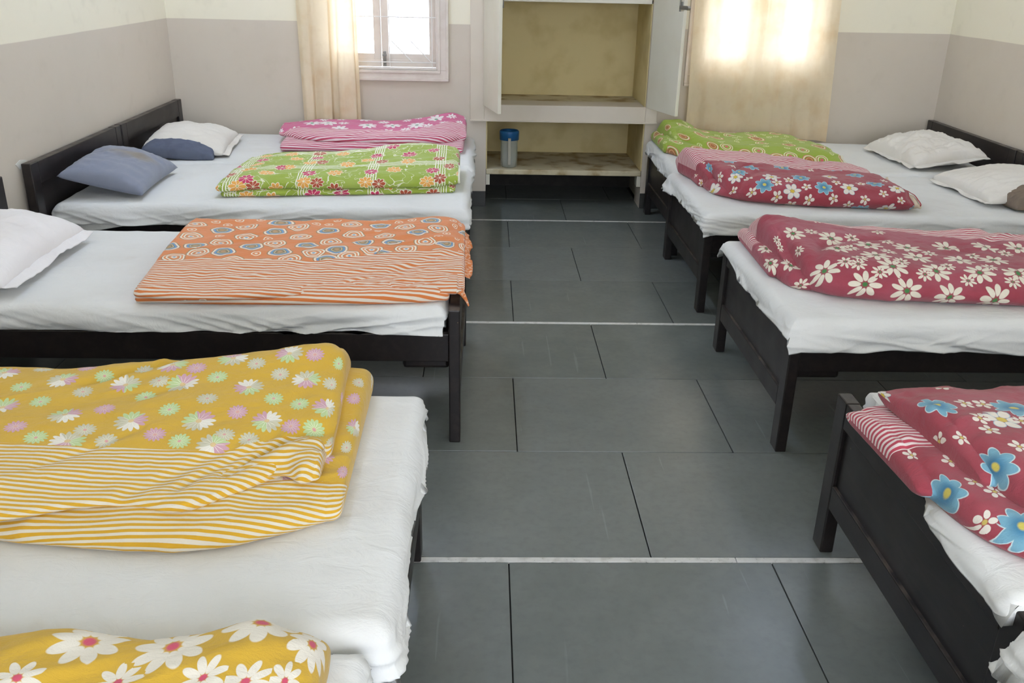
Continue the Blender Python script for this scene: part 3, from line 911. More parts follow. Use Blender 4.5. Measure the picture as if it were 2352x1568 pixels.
def quilt(name, label, lobes, mat, motifs, fill=None, group='folded quilts on the beds', seed=1, base=None):
    """motifs: per lobe list of (u, v, radius, angle, type)"""
    Vs, Fs, off = [], [], 0
    cu, cv, cm, cs = [], [], [], []
    for li, L in enumerate(lobes):
        V, U, Wv = L['V'], L['U'], L['W']
        nu, nv = V.shape[:2]
        flip = (V[-1, 0, 0] < V[0, 0, 0])
        i, j = np.meshgrid(np.arange(nu - 1), np.arange(nv - 1), indexing='ij'); i = i.ravel(); j = j.ravel()
        quad = np.stack([i * nv + j, (i + 1) * nv + j, (i + 1) * nv + j + 1, i * nv + j + 1], 1)
        if flip: quad = quad[:, ::-1]
        Uf, Wf = U.ravel(), Wv.ravel()
        # underside strip closes the loop
        ii = np.arange(nu - 1)
        under = np.stack([ii * nv + nv - 1, (ii + 1) * nv + nv - 1, (ii + 1) * nv, ii * nv], 1)
        if flip: under = under[:, ::-1]
        u4, v4 = Uf[quad], Wf[quad]
        cuv = np.stack([u4.mean(1), v4.mean(1)], 1)
        ms = list(motifs[li]) if motifs and li < len(motifs) else []
        if fill is not None:
            rnd = random.Random(seed * 7 + li); fl = fill
            if isinstance(fill, dict): fl = fill.get(li, [])
            for (rad, typ, gap, tries) in fl:
                for _ in range(tries):
                    uu = rnd.uniform(U.min(), U.max()); vv = rnd.uniform(Wv.min(), Wv.max())
                    
                    if all(math.hypot(uu - m_[0], vv - m_[1]) > (rad + m_[2]) * gap for m_ in ms):
                        ms.append((uu, vv, rad, rnd.uniform(0, 6.28), typ))
        mot = np.zeros((len(quad), 4, 3)); mot[..., 0] = 9; mot[..., 2] = 0
        if ms:
            A = np.array([(m_[0], m_[1], m_[2], m_[3], m_[4]) for m_ in ms], float)
            best = np.full(len(cuv), 1e9); bi = np.zeros(len(cuv), int)
            for n_, a in enumerate(A):
                dd = np.hypot(cuv[:, 0] - a[0], cuv[:, 1] - a[1]) / a[2]
                w_ = dd < best; best[w_] = dd[w_]; bi[w_] = n_
            c_ = A[bi]
            du_ = (u4 - c_[:, None, 0]) / c_[:, None, 2]; dv_ = (v4 - c_[:, None, 1]) / c_[:, None, 2]
            ca, sa = np.cos(c_[:, 3])[:, None], np.sin(c_[:, 3])[:, None]
            mot[..., 0] = du_ * ca - dv_ * sa; mot[..., 1] = du_ * sa + dv_ * ca; mot[..., 2] = c_[:, 4][:, None]
        sv = np.zeros((len(quad), 4, 3)); sv[..., 1] = -1.0
        for a, b in L['stripes']:
            lim = lambda e: np.interp(u4, [q_[0] for q_ in e], [q_[1] for q_ in e]) if isinstance(e, tuple) else e
            sv[..., 0] = v4; sv[..., 1] = np.minimum(v4 - lim(a), lim(b) - v4)
        Vs.append(V.reshape(-1, 3)); Fs.append(np.concatenate([quad, under]) + off); off += nu * nv
        nb = len(under) * 4
        cu.append(np.r_[u4.ravel(), np.zeros(nb)]); cv.append(np.r_[v4.ravel(), np.zeros(nb)])
        um = np.zeros((nb, 3)); um[:, 0] = 9
        cm.append(np.concatenate([mot.reshape(-1, 3), um])); us = np.zeros((nb, 3)); us[:, 1] = -1.0; cs.append(np.concatenate([sv.reshape(-1, 3), us]))
    V = np.concatenate(Vs); F = np.concatenate(Fs)
    me = bpy.data.meshes.new(name); me.from_pydata(V.tolist(), [], F.tolist())
    me.polygons.foreach_set('use_smooth', np.ones(len(me.polygons), bool))
    uv = me.uv_layers.new(name='UVMap'); uv.data.foreach_set('uv', np.stack([np.concatenate(cu), np.concatenate(cv)], 1).ravel())
    a = me.attributes.new('mot', 'FLOAT_VECTOR', 'CORNER'); a.data.foreach_set('vector', np.concatenate(cm).ravel())
    a = me.attributes.new('strp', 'FLOAT_VECTOR', 'CORNER'); a.data.foreach_set('vector', np.concatenate(cs).ravel())
    me.update()
    c_ = V.mean(0)
    root = empty('quilt', (float(c_[0]), float(c_[1]), ZM), label, 'quilt', group)
    o = link('cover', me, mat, root)
    return root


# ---- printed cotton
class Print(Mat):
    def __init__(s, name, base, base2=None, wash=0.25):
        super().__init__(name, 0.88, 0.12, 0.2)
        s.base(base)
        if base2: s.mix(s.noise(5, 4, co='World').step(0.4, 0.75) * wash, base2)
        (s.x, s.y, s.t), _ = s.attr('mot')
        s.r = (s.x * s.x + s.y * s.y).f('SQRT')
        s.th = s.y.f('ARCTAN2', s.x)
        (s.sv, s.sd, _z), _ = s.attr('strp')

    def on(s, typ): return s.t.eq(typ)

    def petal(s, n, r0, a, w, soft=0.18, rot=0.0):
        st = 2 * PI / n
        k = ((s.th + rot) * (1 / st)).f('ROUND')
        ph = (s.th + rot) - k * st
        lx = (s.r * ph.f('COSINE') - r0) * (1 / a); ly = s.r * ph.f('SINE') * (1 / w)
        e = (lx * lx + ly * ly).f('SQRT')
        s.k, s.ph = k, ph
        return e.step(1 + soft / 2, 1 - soft / 2)

    def disc(s, r, soft=0.06): return s.r.step(r + soft, r - soft)
    def ring(s, r0, r1, soft=0.03): return s.r.step(r0 - soft, r0 + soft) * s.r.step(r1 + soft, r1 - soft)

    def stripes(s, period, duty, colour, back=None):
        inside = s.sd.f('GREATER_THAN', 0.0)
        if back: s.mix(inside, back)
        fr = (s.sv * (1 / period)).f('FRACT')
        b = fr.step(0.02, 0.10) * fr.step(duty + 0.08, duty)
        return s.mix(b * inside, colour)

    def finish(s, fade=0.08):
        s.bump(s.noise(20, 5, 0.62, co='World', sx=(0.7, 1.3, 1), dist=0.6) + s.noise(420, 1, co='World') * 0.05, 0.6, 0.009)
        return s.done()


def p_orange():
    M = Print('orange_circle_cotton', srgb(214, 128, 72), srgb(222, 146, 100), 0.5)
    rr = M.r * (1 + (M.th * 3.0 + 1.0).f('SINE') * 0.06 + (M.th * 5.0).f('SINE') * 0.04)
    R = M.r; M.r = rr
    W, OL, BL = srgb(235, 224, 205), srgb(140, 124, 92), srgb(96, 154, 196)
    t1, t2, t3 = M.on(1), M.on(2), M.on(3)
    # 1: white rings; 2: filled olive and blue; 3: small ring
    M.mix(M.ring(0.94, 1.02) * (t1 + t2), OL).mix(M.ring(0.78, 0.93) * (t1 + t2), W)
    M.mix(M.ring(0.50, 0.64) * t1, W).mix(M.ring(0.44, 0.49) * t1, OL).mix(M.disc(0.26) * t1, W).mix(M.disc(0.13) * t1, BL)
    M.mix(M.disc(0.74) * t2, BL).mix(M.disc(0.56) * t2, OL).mix(M.ring(0.40, 0.47) * t2, srgb(205, 190, 160)).mix(M.disc(0.22) * t2, srgb(186, 146, 104))
    M.mix(M.ring(0.74, 0.98, 0.06) * t3, W).mix(M.disc(0.32) * t3, W)
    M.r = R
    M.stripes(0.0190, 0.5, srgb(222, 210, 194), srgb(206, 120, 66))
    return M.finish()


def p_yellow_small():
    M = Print('yellow_floret_cotton', srgb(206, 167, 58), srgb(196, 158, 58), 0.5)
    big = M.on(1)
    P = M.petal(14, 0.58, 0.42, 0.155)
    sec = ((M.th + PI) * (4 / (2 * PI))).f('FLOOR')
    cols = [srgb(228, 224, 212), srgb(202, 160, 172), srgb(186, 206, 150), srgb(198, 194, 168)]
    for i, c_ in enumerate(cols):
        M.mix(P * big * sec.eq(i), c_)
    for ty, c_ in ((2, cols[2]), (3, cols[1]), (4, cols[3])):
        M.mix(P * M.on(ty), c_)
    ray = M.petal(14, 0.36, 0.34, 0.018, 0.5, 0.2)
    M.mix(ray * M.t.f('GREATER_THAN', 0.5) * 0.6, srgb(245, 240, 228))
    M.mix(M.disc(0.11) * M.t.f('GREATER_THAN', 1.5), srgb(214, 150, 168))
    M.stripes(0.0128, 0.5, srgb(216, 208, 190), srgb(206, 160, 48))
    return M.finish()


def p_yellow_big():
    M = Print('yellow_daisy_cotton', srgb(206, 167, 58), srgb(196, 158, 56), 0.5)
    M.mix(M.petal(9, 0.62, 0.40, 0.205) * M.on(1), srgb(228, 222, 208))
    M.mix(M.disc(0.17) * M.t.f('GREATER_THAN', 0.5), srgb(206, 84, 110))
    M.mix(M.petal(8, 0.60, 0.42, 0.19) * M.on(2), srgb(228, 222, 208))
    M.mix(M.disc(0.15) * M.on(2), srgb(206, 84, 110))
    return M.finish()


def p_green_plaid():
    M = Print('green_plaid_cotton', srgb(150, 168, 68), srgb(168, 184, 104), 0.7)
    u, v = M.uv()
    wob = M.noise(30, 2, co='UV') * 0.006
    for co, off in ((u, 0.0), (v, 0.10)):
        c_ = ((co + wob + off) * (1 / 0.33)).f('FRACT') * 0.33
        band = c_.f('LESS_THAN', 0.060)
        ln = (c_ * (1 / 0.012)).f('FRACT')
        M.mix(ln.step(0.2, 0.35) * ln.step(0.75, 0.6) * band, srgb(238, 236, 220))
    # trailing white stems
    sw = M.noise(9, 2, co='UV', dist=1.2)
    M.mix(((sw - 0.5).f('ABSOLUTE')).step(0.010, 0.004) * 0.8, srgb(236, 234, 216))
    any_ = M.t.f('GREATER_THAN', 0.5)
    out = M.petal(8, 0.56, 0.46, 0.28)
    M.mix(out * any_, srgb(238, 230, 212))
    P = M.petal(8, 0.54, 0.40, 0.22)
    for ty, c_ in ((1, srgb(192, 62, 98)), (2, srgb(226, 166, 84)), (3, srgb(170, 84, 58))):
        M.mix(P * M.on(ty), c_)
    M.mix(M.petal(8, 0.42, 0.36, 0.020, 0.5, 0.39) * any_, srgb(240, 232, 218))
    return M.finish()


def p_pink():
    M = Print('pink_daisy_cotton', srgb(200, 104, 140), srgb(210, 122, 158), 0.5)
    M.mix(M.petal(8, 0.60, 0.42, 0.20) * M.on(1), srgb(230, 224, 222))
    M.mix(M.disc(0.17) * M.on(1), srgb(96, 166, 130))
    M.mix(M.petal(8, 0.60, 0.42, 0.19) * M.on(2), srgb(230, 224, 222))
    M.stripes(0.0165, 0.5, srgb(228, 208, 212), srgb(186, 78, 104))
    return M.finish()


def p_green_circle():
    M = Print('green_circle_cotton', srgb(150, 170, 64), srgb(166, 182, 96), 0.6)
    W, BR, PK = srgb(232, 226, 190), srgb(176, 116, 70), srgb(214, 110, 110)
    t1, t2, t3 = M.on(1), M.on(2), M.on(3)
    M.mix(M.ring(0.90, 1.0) * t1, PK).mix(M.ring(0.74, 0.90) * t1, W).mix(M.disc(0.66) * t1, BR).mix(M.ring(0.40, 0.48) * t1, srgb(226, 180, 130))
    M.mix(M.ring(0.86, 1.0) * t2, W).mix(M.ring(0.52, 0.68) * t2, W).mix(M.ring(0.68, 0.74) * t2, PK).mix(M.disc(0.26) * t2, PK)
    M.mix(M.ring(0.62, 0.94, 0.06) * t3, srgb(214, 220, 160)).mix(M.disc(0.26) * t3, W)
    return M.finish()


def p_red_flower(name='red_blue_flower_cotton'):
    M = Print(name, srgb(151, 64, 74), srgb(168, 88, 98), 0.6)
    # 1 big blue, 2 medium white, 3 small white
    M.mix(M.petal(7, 0.54, 0.50, 0.30, 0.10) * M.on(1), srgb(196, 214, 214))
    P = M.petal(7, 0.52, 0.46, 0.265, 0.14)
    M.mix(P * M.on(1), srgb(118, 166, 186)).mix(P * M.on(1) * M.r.step(0.75, 0.15), srgb(66, 124, 158))
    M.mix(M.disc(0.19) * M.on(1), srgb(206, 190, 92))
    M.mix(M.petal(6, 0.62, 0.40, 0.30, 0.10) * M.on(2), srgb(150, 176, 190))
    M.mix(M.petal(6, 0.61, 0.36, 0.265, 0.14) * M.on(2), srgb(224, 216, 204)).mix(M.disc(0.24) * M.on(2), srgb(206, 180, 70))
    M.mix(M.petal(5, 0.62, 0.38, 0.27, 0.14) * M.on(3), srgb(224, 216, 204)).mix(M.disc(0.20) * M.on(3), srgb(196, 176, 96))
    M.stripes(0.0155, 0.5, srgb(224, 208, 204), srgb(178, 68, 84))
    return M.finish()


def p_red_daisy():
    M = Print('red_daisy_cotton', srgb(152, 66, 78), srgb(168, 90, 104), 0.6)
    M.mix(M.petal(8, 0.62, 0.38, 0.185) * M.on(1), srgb(224, 216, 198))
    M.mix(M.disc(0.16) * M.on(1), srgb(72, 128, 74))
    M.mix(M.petal(8, 0.62, 0.38, 0.17) * M.on(2), srgb(224, 216, 198)).mix(M.disc(0.13) * M.on(2), srgb(96, 136, 90))
    M.stripes(0.0155, 0.5, srgb(226, 212, 206), srgb(180, 72, 88))
    return M.finish()


MOT = {}
# ---- motif tables go here (u, v, radius, angle, type), metres on the cloth
#MOTIFS-BEGIN
MOT['R3'] = [[(0.009, 0.499, 0.054, 0.2, 1), (-0.028, 0.346, 0.054, 2.9, 1), (0.082, 0.298, 0.054, 2.0, 1), (0.090, 0.167, 0.030, 2.4, 2)],
    [(0.087, 0.502, 0.054, 6.0, 1), (0.239, 0.484, 0.054, 6.0, 1), (0.210, 0.348, 0.054, 0.4, 1), (0.350, 0.407, 0.054, 0.5, 1), (0.498, 0.400, 0.054, 5.2, 1), (0.479, 0.282, 0.054, 4.6, 1), (0.321, 0.271, 0.054, 4.2, 1), (0.669, 0.438, 0.054, 1.9, 1), (0.819, 0.438, 0.054, 3.8, 1), (0.341, 0.178, 0.054, 3.8, 1), (0.629, 0.264, 0.054, 3.6, 1), (0.489, 0.158, 0.054, 1.0, 1), (0.642, 0.145, 0.054, 2.7, 1), (0.758, 0.272, 0.054, 2.5, 1), (0.950, 0.448, 0.054, 4.5, 1), (0.775, 0.137, 0.054, 6.2, 1), (0.114, 0.196, 0.054, 6.0, 1), (0.230, 0.108, 0.054, 3.4, 1), (0.365, 0.076, 0.054, 2.8, 1), (0.511, 0.047, 0.054, 1.7, 1), (0.667, 0.031, 0.054, 0.2, 1), (0.057, 0.362, 0.030, 5.6, 2), (-0.057, 0.495, 0.030, 3.3, 2), (0.177, 0.531, 0.030, 3.5, 2), (-0.058, 0.453, 0.030, 1.5, 2), (0.331, 0.509, 0.030, 0.1, 2), (0.265, 0.358, 0.030, 2.0, 2), (0.447, 0.466, 0.030, 0.9, 2), (0.247, 0.235, 0.030, 3.2, 2), (0.188, 0.210, 0.030, 6.3, 2), (0.227, 0.193, 0.030, 4.2, 2), (0.390, 0.219, 0.030, 1.1, 2), (0.289, 0.152, 0.030, 5.6, 2), (0.551, 0.333, 0.030, 5.0, 2), (0.709, 0.326, 0.030, 4.6, 2), (0.545, 0.190, 0.030, 5.7, 2), (0.696, 0.184, 0.030, 4.8, 2), (0.441, 0.140, 0.030, 5.0, 2), (0.589, 0.111, 0.030, 2.2, 2), (0.738, 0.095, 0.030, 6.2, 2), (0.395, 0.332, 0.030, 6.0, 2), (0.868, 0.388, 0.030, 1.0, 2)]]
MOT['R2'] = [[(0.082, 0.303, 0.044, 5.8, 2), (-0.021, 0.461, 0.026, 4.1, 3)],
    [(-0.063, 0.667, 0.046, 4.7, 1), (0.013, 0.518, 0.046, 4.5, 1), (0.280, 0.190, 0.046, 2.9, 1), (0.564, 0.140, 0.046, 3.3, 1), (0.810, 0.363, 0.046, 3.1, 1), (0.849, 0.192, 0.046, 5.8, 1), (0.215, 0.588, 0.046, 3.1, 1), (0.289, 0.445, 0.046, 5.2, 1), (0.194, 0.350, 0.046, 2.2, 1), (0.480, 0.246, 0.046, 5.5, 1), (0.472, 0.480, 0.046, 5.7, 1), (0.757, 0.495, 0.046, 2.9, 1), (0.748, -0.010, 0.046, 3.6, 1), (0.154, 0.305, 0.044, 4.5, 2), (0.404, 0.138, 0.044, 3.1, 2), (0.332, 0.254, 0.044, 1.4, 2), (0.651, 0.292, 0.044, 2.0, 2), (0.691, 0.134, 0.044, 4.4, 2), (0.877, -0.013, 0.044, 1.0, 2), (0.070, 0.688, 0.044, 5.7, 2), (0.943, 0.131, 0.044, 1.7, 2), (0.070, 0.365, 0.026, 5.7, 3), (-0.011, 0.598, 0.026, 1.9, 3), (0.118, 0.230, 0.026, 6.0, 3), (0.215, 0.167, 0.026, 4.4, 3), (0.183, 0.446, 0.026, 3.2, 3), (0.159, 0.599, 0.026, 3.2, 3), (0.329, 0.118, 0.026, 4.1, 3), (0.407, 0.218, 0.026, 3.7, 3), (0.479, 0.154, 0.026, 2.0, 3), (0.479, 0.083, 0.026, 1.3, 3), (0.600, 0.076, 0.026, 3.2, 3), (0.679, 0.032, 0.026, 5.9, 3), (0.753, 0.059, 0.026, 3.9, 3), (0.859, 0.095, 0.026, 0.5, 3), (0.940, 0.044, 0.026, 5.2, 3), (0.344, 0.198, 0.026, 4.6, 3), (0.644, 0.186, 0.026, 5.7, 3), (0.771, 0.186, 0.026, 1.2, 3), (0.219, 0.268, 0.026, 4.7, 3), (0.404, 0.064, 0.026, 0.4, 3)]]
MOT['R1'] = [[(0.189, 0.091, 0.040, 5.4, 1), (-0.045, 0.225, 0.040, 2.7, 1)],
    [(-0.055, 0.296, 0.040, 1.7, 1), (0.032, 0.143, 0.040, 1.4, 1), (0.211, 0.111, 0.040, 5.5, 1), (0.402, 0.072, 0.040, 0.7, 1), (0.584, 0.055, 0.040, 3.3, 1), (0.763, 0.053, 0.040, 1.5, 1), (0.699, 0.259, 0.040, 1.3, 1), (0.836, 0.470, 0.040, 5.5, 1), (0.744, 0.688, 0.040, 4.5, 1), (0.300, 0.125, 0.038, 0.2, 2), (0.487, 0.101, 0.038, 2.3, 2), (0.660, 0.071, 0.038, 1.1, 2), (0.836, 0.061, 0.038, 4.2, 2), (0.744, 0.148, 0.038, 0.5, 2), (0.561, 0.565, 0.038, 6.0, 2), (0.554, 0.287, 0.038, 0.2, 2), (0.422, 0.512, 0.038, 4.6, 2)]]
MOT['R4'] = [[(0.027, 0.293, 0.052, 5.1, 1), (0.136, 0.156, 0.052, 1.1, 1), (0.074, 0.191, 0.024, 0.3, 3), (0.000, 0.434, 0.024, 6.2, 3), (0.109, 0.391, 0.024, 0.7, 3), (0.141, 0.267, 0.024, 2.1, 3), (0.119, 0.307, 0.024, 0.2, 3)],
    [(0.014, 0.463, 0.052, 0.1, 1), (0.023, 0.231, 0.052, 1.6, 1), (0.209, 0.470, 0.052, 1.0, 1), (0.141, 0.401, 0.046, 4.3, 2), (-0.016, 0.333, 0.024, 2.4, 3), (-0.075, 0.370, 0.024, 0.9, 3), (0.088, 0.398, 0.024, 0.2, 3), (0.103, 0.490, 0.024, 2.2, 3), (0.148, 0.492, 0.024, 3.9, 3), (0.110, 0.278, 0.024, 4.7, 3), (0.184, 0.398, 0.024, 2.8, 3), (0.082, 0.346, 0.024, 4.8, 3)]]
MOT['L4'] = [[(1.233, 0.431, 0.038, 3.2, 1), (1.230, 0.242, 0.025, 5.0, 3), (1.203, 0.546, 0.025, 4.5, 3), (1.206, 0.629, 0.025, 1.4, 4), (1.220, 0.343, 0.025, 3.3, 4)],
    [(0.348, 0.600, 0.038, 4.7, 1), (0.508, 0.559, 0.038, 5.7, 1), (0.576, 0.389, 0.038, 4.8, 1), (0.728, 0.363, 0.038, 5.4, 1), (0.877, 0.359, 0.038, 4.4, 1), (1.033, 0.369, 0.038, 3.0, 1), (0.671, 0.535, 0.038, 1.4, 1), (0.804, 0.529, 0.038, 4.2, 1), (0.965, 0.502, 0.038, 2.0, 1), (1.105, 0.537, 0.038, 0.6, 1), (1.172, 0.429, 0.038, 2.8, 1), (0.418, 0.433, 0.038, 5.5, 1), (0.763, 0.619, 0.038, 0.8, 1), (0.903, 0.631, 0.038, 3.7, 1), (1.047, 0.638, 0.038, 2.5, 1), (0.616, 0.285, 0.038, 0.9, 1), (0.926, 0.276, 0.038, 6.0, 1), (0.421, 0.527, 0.025, 1.6, 2), (0.496, 0.453, 0.025, 3.8, 2), (0.600, 0.589, 0.025, 2.6, 2), (0.732, 0.477, 0.025, 0.1, 2), (0.881, 0.547, 0.025, 3.5, 2), (1.035, 0.454, 0.025, 0.9, 2), (0.802, 0.406, 0.025, 0.4, 2), (1.103, 0.437, 0.025, 0.2, 2), (0.549, 0.293, 0.025, 1.0, 2), (0.851, 0.286, 0.025, 0.6, 2), (1.148, 0.354, 0.025, 4.0, 2), (1.187, 0.613, 0.025, 3.2, 2), (0.656, 0.415, 0.025, 6.2, 3), (0.492, 0.333, 0.025, 5.9, 3), (0.540, 0.635, 0.025, 6.2, 3), (0.824, 0.591, 0.025, 1.5, 3), (0.958, 0.396, 0.025, 2.8, 3), (1.115, 0.632, 0.025, 1.6, 3), (0.793, 0.309, 0.025, 3.7, 3), (1.094, 0.354, 0.025, 3.9, 3), (0.578, 0.499, 0.025, 1.6, 4), (0.426, 0.640, 0.025, 2.7, 4), (0.748, 0.542, 0.025, 3.3, 4), (0.879, 0.445, 0.025, 0.0, 4), (0.967, 0.601, 0.025, 0.2, 4), (1.034, 0.559, 0.025, 2.6, 4), (0.638, 0.330, 0.025, 0.7, 4), (0.945, 0.309, 0.025, 4.5, 4), (1.171, 0.529, 0.025, 1.5, 4), (0.694, 0.290, 0.025, 0.6, 4), (0.693, 0.617, 0.025, 1.1, 4), (1.003, 0.301, 0.025, 1.4, 4)],
    []]
MOT['L5'] = [[(1.072, 0.753, 0.056, 2.9, 1), (0.818, 0.748, 0.056, 1.9, 1), (0.949, 0.723, 0.056, 4.0, 1), (1.172, 0.711, 0.056, 1.3, 1), (0.756, 0.661, 0.036, 5.7, 2), (1.014, 0.649, 0.036, 6.0, 2), (0.892, 0.662, 0.036, 4.6, 2), (1.077, 0.629, 0.036, 2.7, 2), (1.135, 0.624, 0.036, 3.2, 2)]]
MOT['L3'] = [[],
    [],
    [(0.015, 0.765, 0.043, 3.6, 1), (0.212, 0.754, 0.043, 0.3, 1), (0.413, 0.738, 0.043, 2.6, 1), (0.608, 0.794, 0.043, 3.3, 1), (0.034, 0.611, 0.043, 1.1, 1), (0.237, 0.616, 0.043, 0.6, 1), (0.162, 0.533, 0.043, 5.0, 1), (0.367, 0.512, 0.043, 2.3, 1), (0.440, 0.612, 0.043, 3.3, 1), (0.566, 0.559, 0.043, 5.8, 1), (0.641, 0.649, 0.043, 3.8, 1), (0.765, 0.637, 0.043, 1.8, 1), (0.832, 0.764, 0.043, 6.2, 1), (0.112, 0.403, 0.043, 2.3, 1), (0.036, 0.355, 0.043, 0.1, 1), (0.253, 0.320, 0.043, 4.3, 1), (0.528, 0.409, 0.043, 0.6, 1), (0.931, 0.542, 0.043, 1.9, 1), (0.965, 0.739, 0.043, 5.3, 1), (0.456, 0.342, 0.043, 4.2, 1), (0.663, 0.388, 0.043, 0.1, 1), (0.738, 0.449, 0.043, 2.8, 1), (0.865, 0.469, 0.043, 2.6, 1), (0.129, 0.699, 0.044, 3.0, 2), (0.333, 0.679, 0.044, 1.3, 2), (0.534, 0.695, 0.044, 3.7, 2), (0.728, 0.797, 0.044, 0.5, 2), (0.930, 0.844, 0.044, 1.8, 2), (0.291, 0.467, 0.044, 2.3, 2), (0.489, 0.496, 0.044, 5.9, 2), (0.690, 0.539, 0.044, 0.5, 2), (0.080, 0.487, 0.044, 4.7, 2), (0.201, 0.405, 0.044, 1.2, 2), (0.404, 0.415, 0.044, 3.6, 2), (0.609, 0.441, 0.044, 2.5, 2), (0.806, 0.552, 0.044, 2.9, 2), (0.890, 0.672, 0.044, 4.7, 2), (1.009, 0.525, 0.044, 2.5, 2), (0.165, 0.297, 0.044, 0.8, 2), (0.373, 0.302, 0.044, 0.8, 2), (0.583, 0.350, 0.044, 0.5, 2), (0.782, 0.415, 0.044, 5.3, 2), (0.981, 0.422, 0.044, 4.0, 2), (-0.017, 0.473, 0.044, 6.0, 2)]]
MOT['L2'] = [[],
    [(0.090, 0.083, 0.036, 4.3, 1), (0.383, 0.145, 0.036, 0.1, 1), (0.683, 0.148, 0.036, 4.1, 1), (0.981, 0.146, 0.036, 4.9, 1), (0.368, 0.483, 0.036, 4.5, 1), (0.678, 0.432, 0.036, 3.1, 1), (0.973, 0.460, 0.036, 2.2, 1), (0.229, 0.249, 0.036, 2.9, 1), (0.092, 0.468, 0.036, 5.0, 1), (0.059, 0.043, 0.038, 1.7, 2), (0.370, 0.059, 0.038, 3.3, 2), (0.664, 0.057, 0.038, 3.0, 2), (0.957, 0.052, 0.038, 6.0, 2), (0.349, 0.360, 0.038, 5.0, 2), (0.644, 0.352, 0.038, 5.8, 2), (0.263, 0.255, 0.038, 5.2, 2), (0.123, 0.037, 0.034, 1.9, 3), (0.433, 0.054, 0.034, 1.4, 3), (0.728, 0.043, 0.034, 3.1, 3), (1.017, 0.068, 0.034, 1.6, 3), (0.411, 0.362, 0.034, 2.7, 3), (0.720, 0.308, 0.034, 4.3, 3), (1.006, 0.321, 0.034, 5.8, 3)]]
MOT['L1'] = [[],
    [(0.189, 0.335, 0.058, 3.7, 1), (0.540, 0.281, 0.058, 5.1, 1), (0.693, 0.302, 0.058, 0.6, 1), (0.370, 0.202, 0.058, 2.2, 1), (0.847, 0.276, 0.058, 6.3, 1), (0.960, 0.417, 0.058, 0.9, 1), (0.289, 0.341, 0.058, 2.6, 1), (0.387, 0.349, 0.036, 0.4, 2), (0.783, 0.208, 0.036, 0.5, 2), (0.918, 0.256, 0.036, 5.6, 2), (1.021, 0.318, 0.036, 6.2, 2), (1.061, 0.440, 0.036, 4.1, 2), (0.627, 0.405, 0.036, 0.8, 2)]]
#MOTIFS-END

Z = ZM + 0.001
# orange, left row third
QL3 = [
    lobe([(-1.125, -1.165, 2.80, 3.62, 0.03, 0.034, 0.03), (-0.80, -0.80, 2.785, 3.63, 0.032, 0.034, 0.03), (-0.45, -0.45, 2.80, 3.66, 0.034, 0.036, 0.03), (-0.24, -0.24, 2.82, 3.66, 0.034, 0.036, 0.03), (-0.13, -0.125, 2.845, 3.64, 0.034, 0.036, 0.03)], Z, (0.02, 0.012), seed=3, amp=0.7, shoulder=0.02, vref=2.78, stripes=((((-0.1, 0.013), (1.3, 0.020)), 0.20),)),
    lobe([(-0.62, -0.62, 2.86, 3.60, 0.016, 0.018, 0.02), (-0.45, -0.45, 2.835, 3.62, 0.020, 0.02, 0.02), (-0.26, -0.26, 2.850, 3.66, 0.022, 0.02, 0.02), (-0.10, -0.105, 2.860, 3.66, 0.022, 0.02, 0.02)], Z + 0.020, (0.02, 0.012), nu=90, seed=4, amp=0.8, shoulder=0.02, vref=2.78, stripes=((-1.0, 0.25),)),
    lobe([(-1.115, -1.175, 2.785, 3.64, 0.026, 0.050, 0.046), (-0.95, -0.98, 2.765, 3.65, 0.024, 0.050, 0.045), (-0.66, -0.66, 2.80, 3.66, 0.026, 0.050, 0.045), (-0.48, -0.47, 2.855, 3.67, 0.028, 0.052, 0.046), (-0.34, -0.33, 2.905, 3.68, 0.030, 0.055, 0.05), (-0.20, -0.19, 2.925, 3.69, 0.030, 0.060, 0.054), (-0.14, -0.135, 2.90, 3.69, 0.028, 0.056, 0.050), (-0.085, -0.10, 2.85, 3.64, 0.020, 0.042, 0.034)], Z + 0.022, (0.03, 0.018), seed=5, amp=0.9, shoulder=0.10, vref=2.78, stripes=((((0, 0.000), (0.45, 0.030), (0.62, 0.085), (0.9, 0.155), (1.2, 0.09)), ((0, 0.33), (0.55, 0.34), (0.82, 0.44), (1.13, 0.48))),),
         creases=[([(-0.45, 2.87), (-0.20, 3.12), (-0.09, 3.18)], 0.007, 0.018), ([(-0.33, 2.93), (-0.22, 3.04)], 0.004, 0.012), ([(-0.20, 3.40), (-0.11, 3.52)], 0.007, 0.02)]),
]
quilt('quilt', 'orange folded quilt with ringed circles and a striped band', QL3, p_orange(), MOT.get('L3', []), fill=[(0.052, 2, 1.28, 90), (0.05, 1, 1.22, 900), (0.018, 3, 1.25, 900)], seed=3)

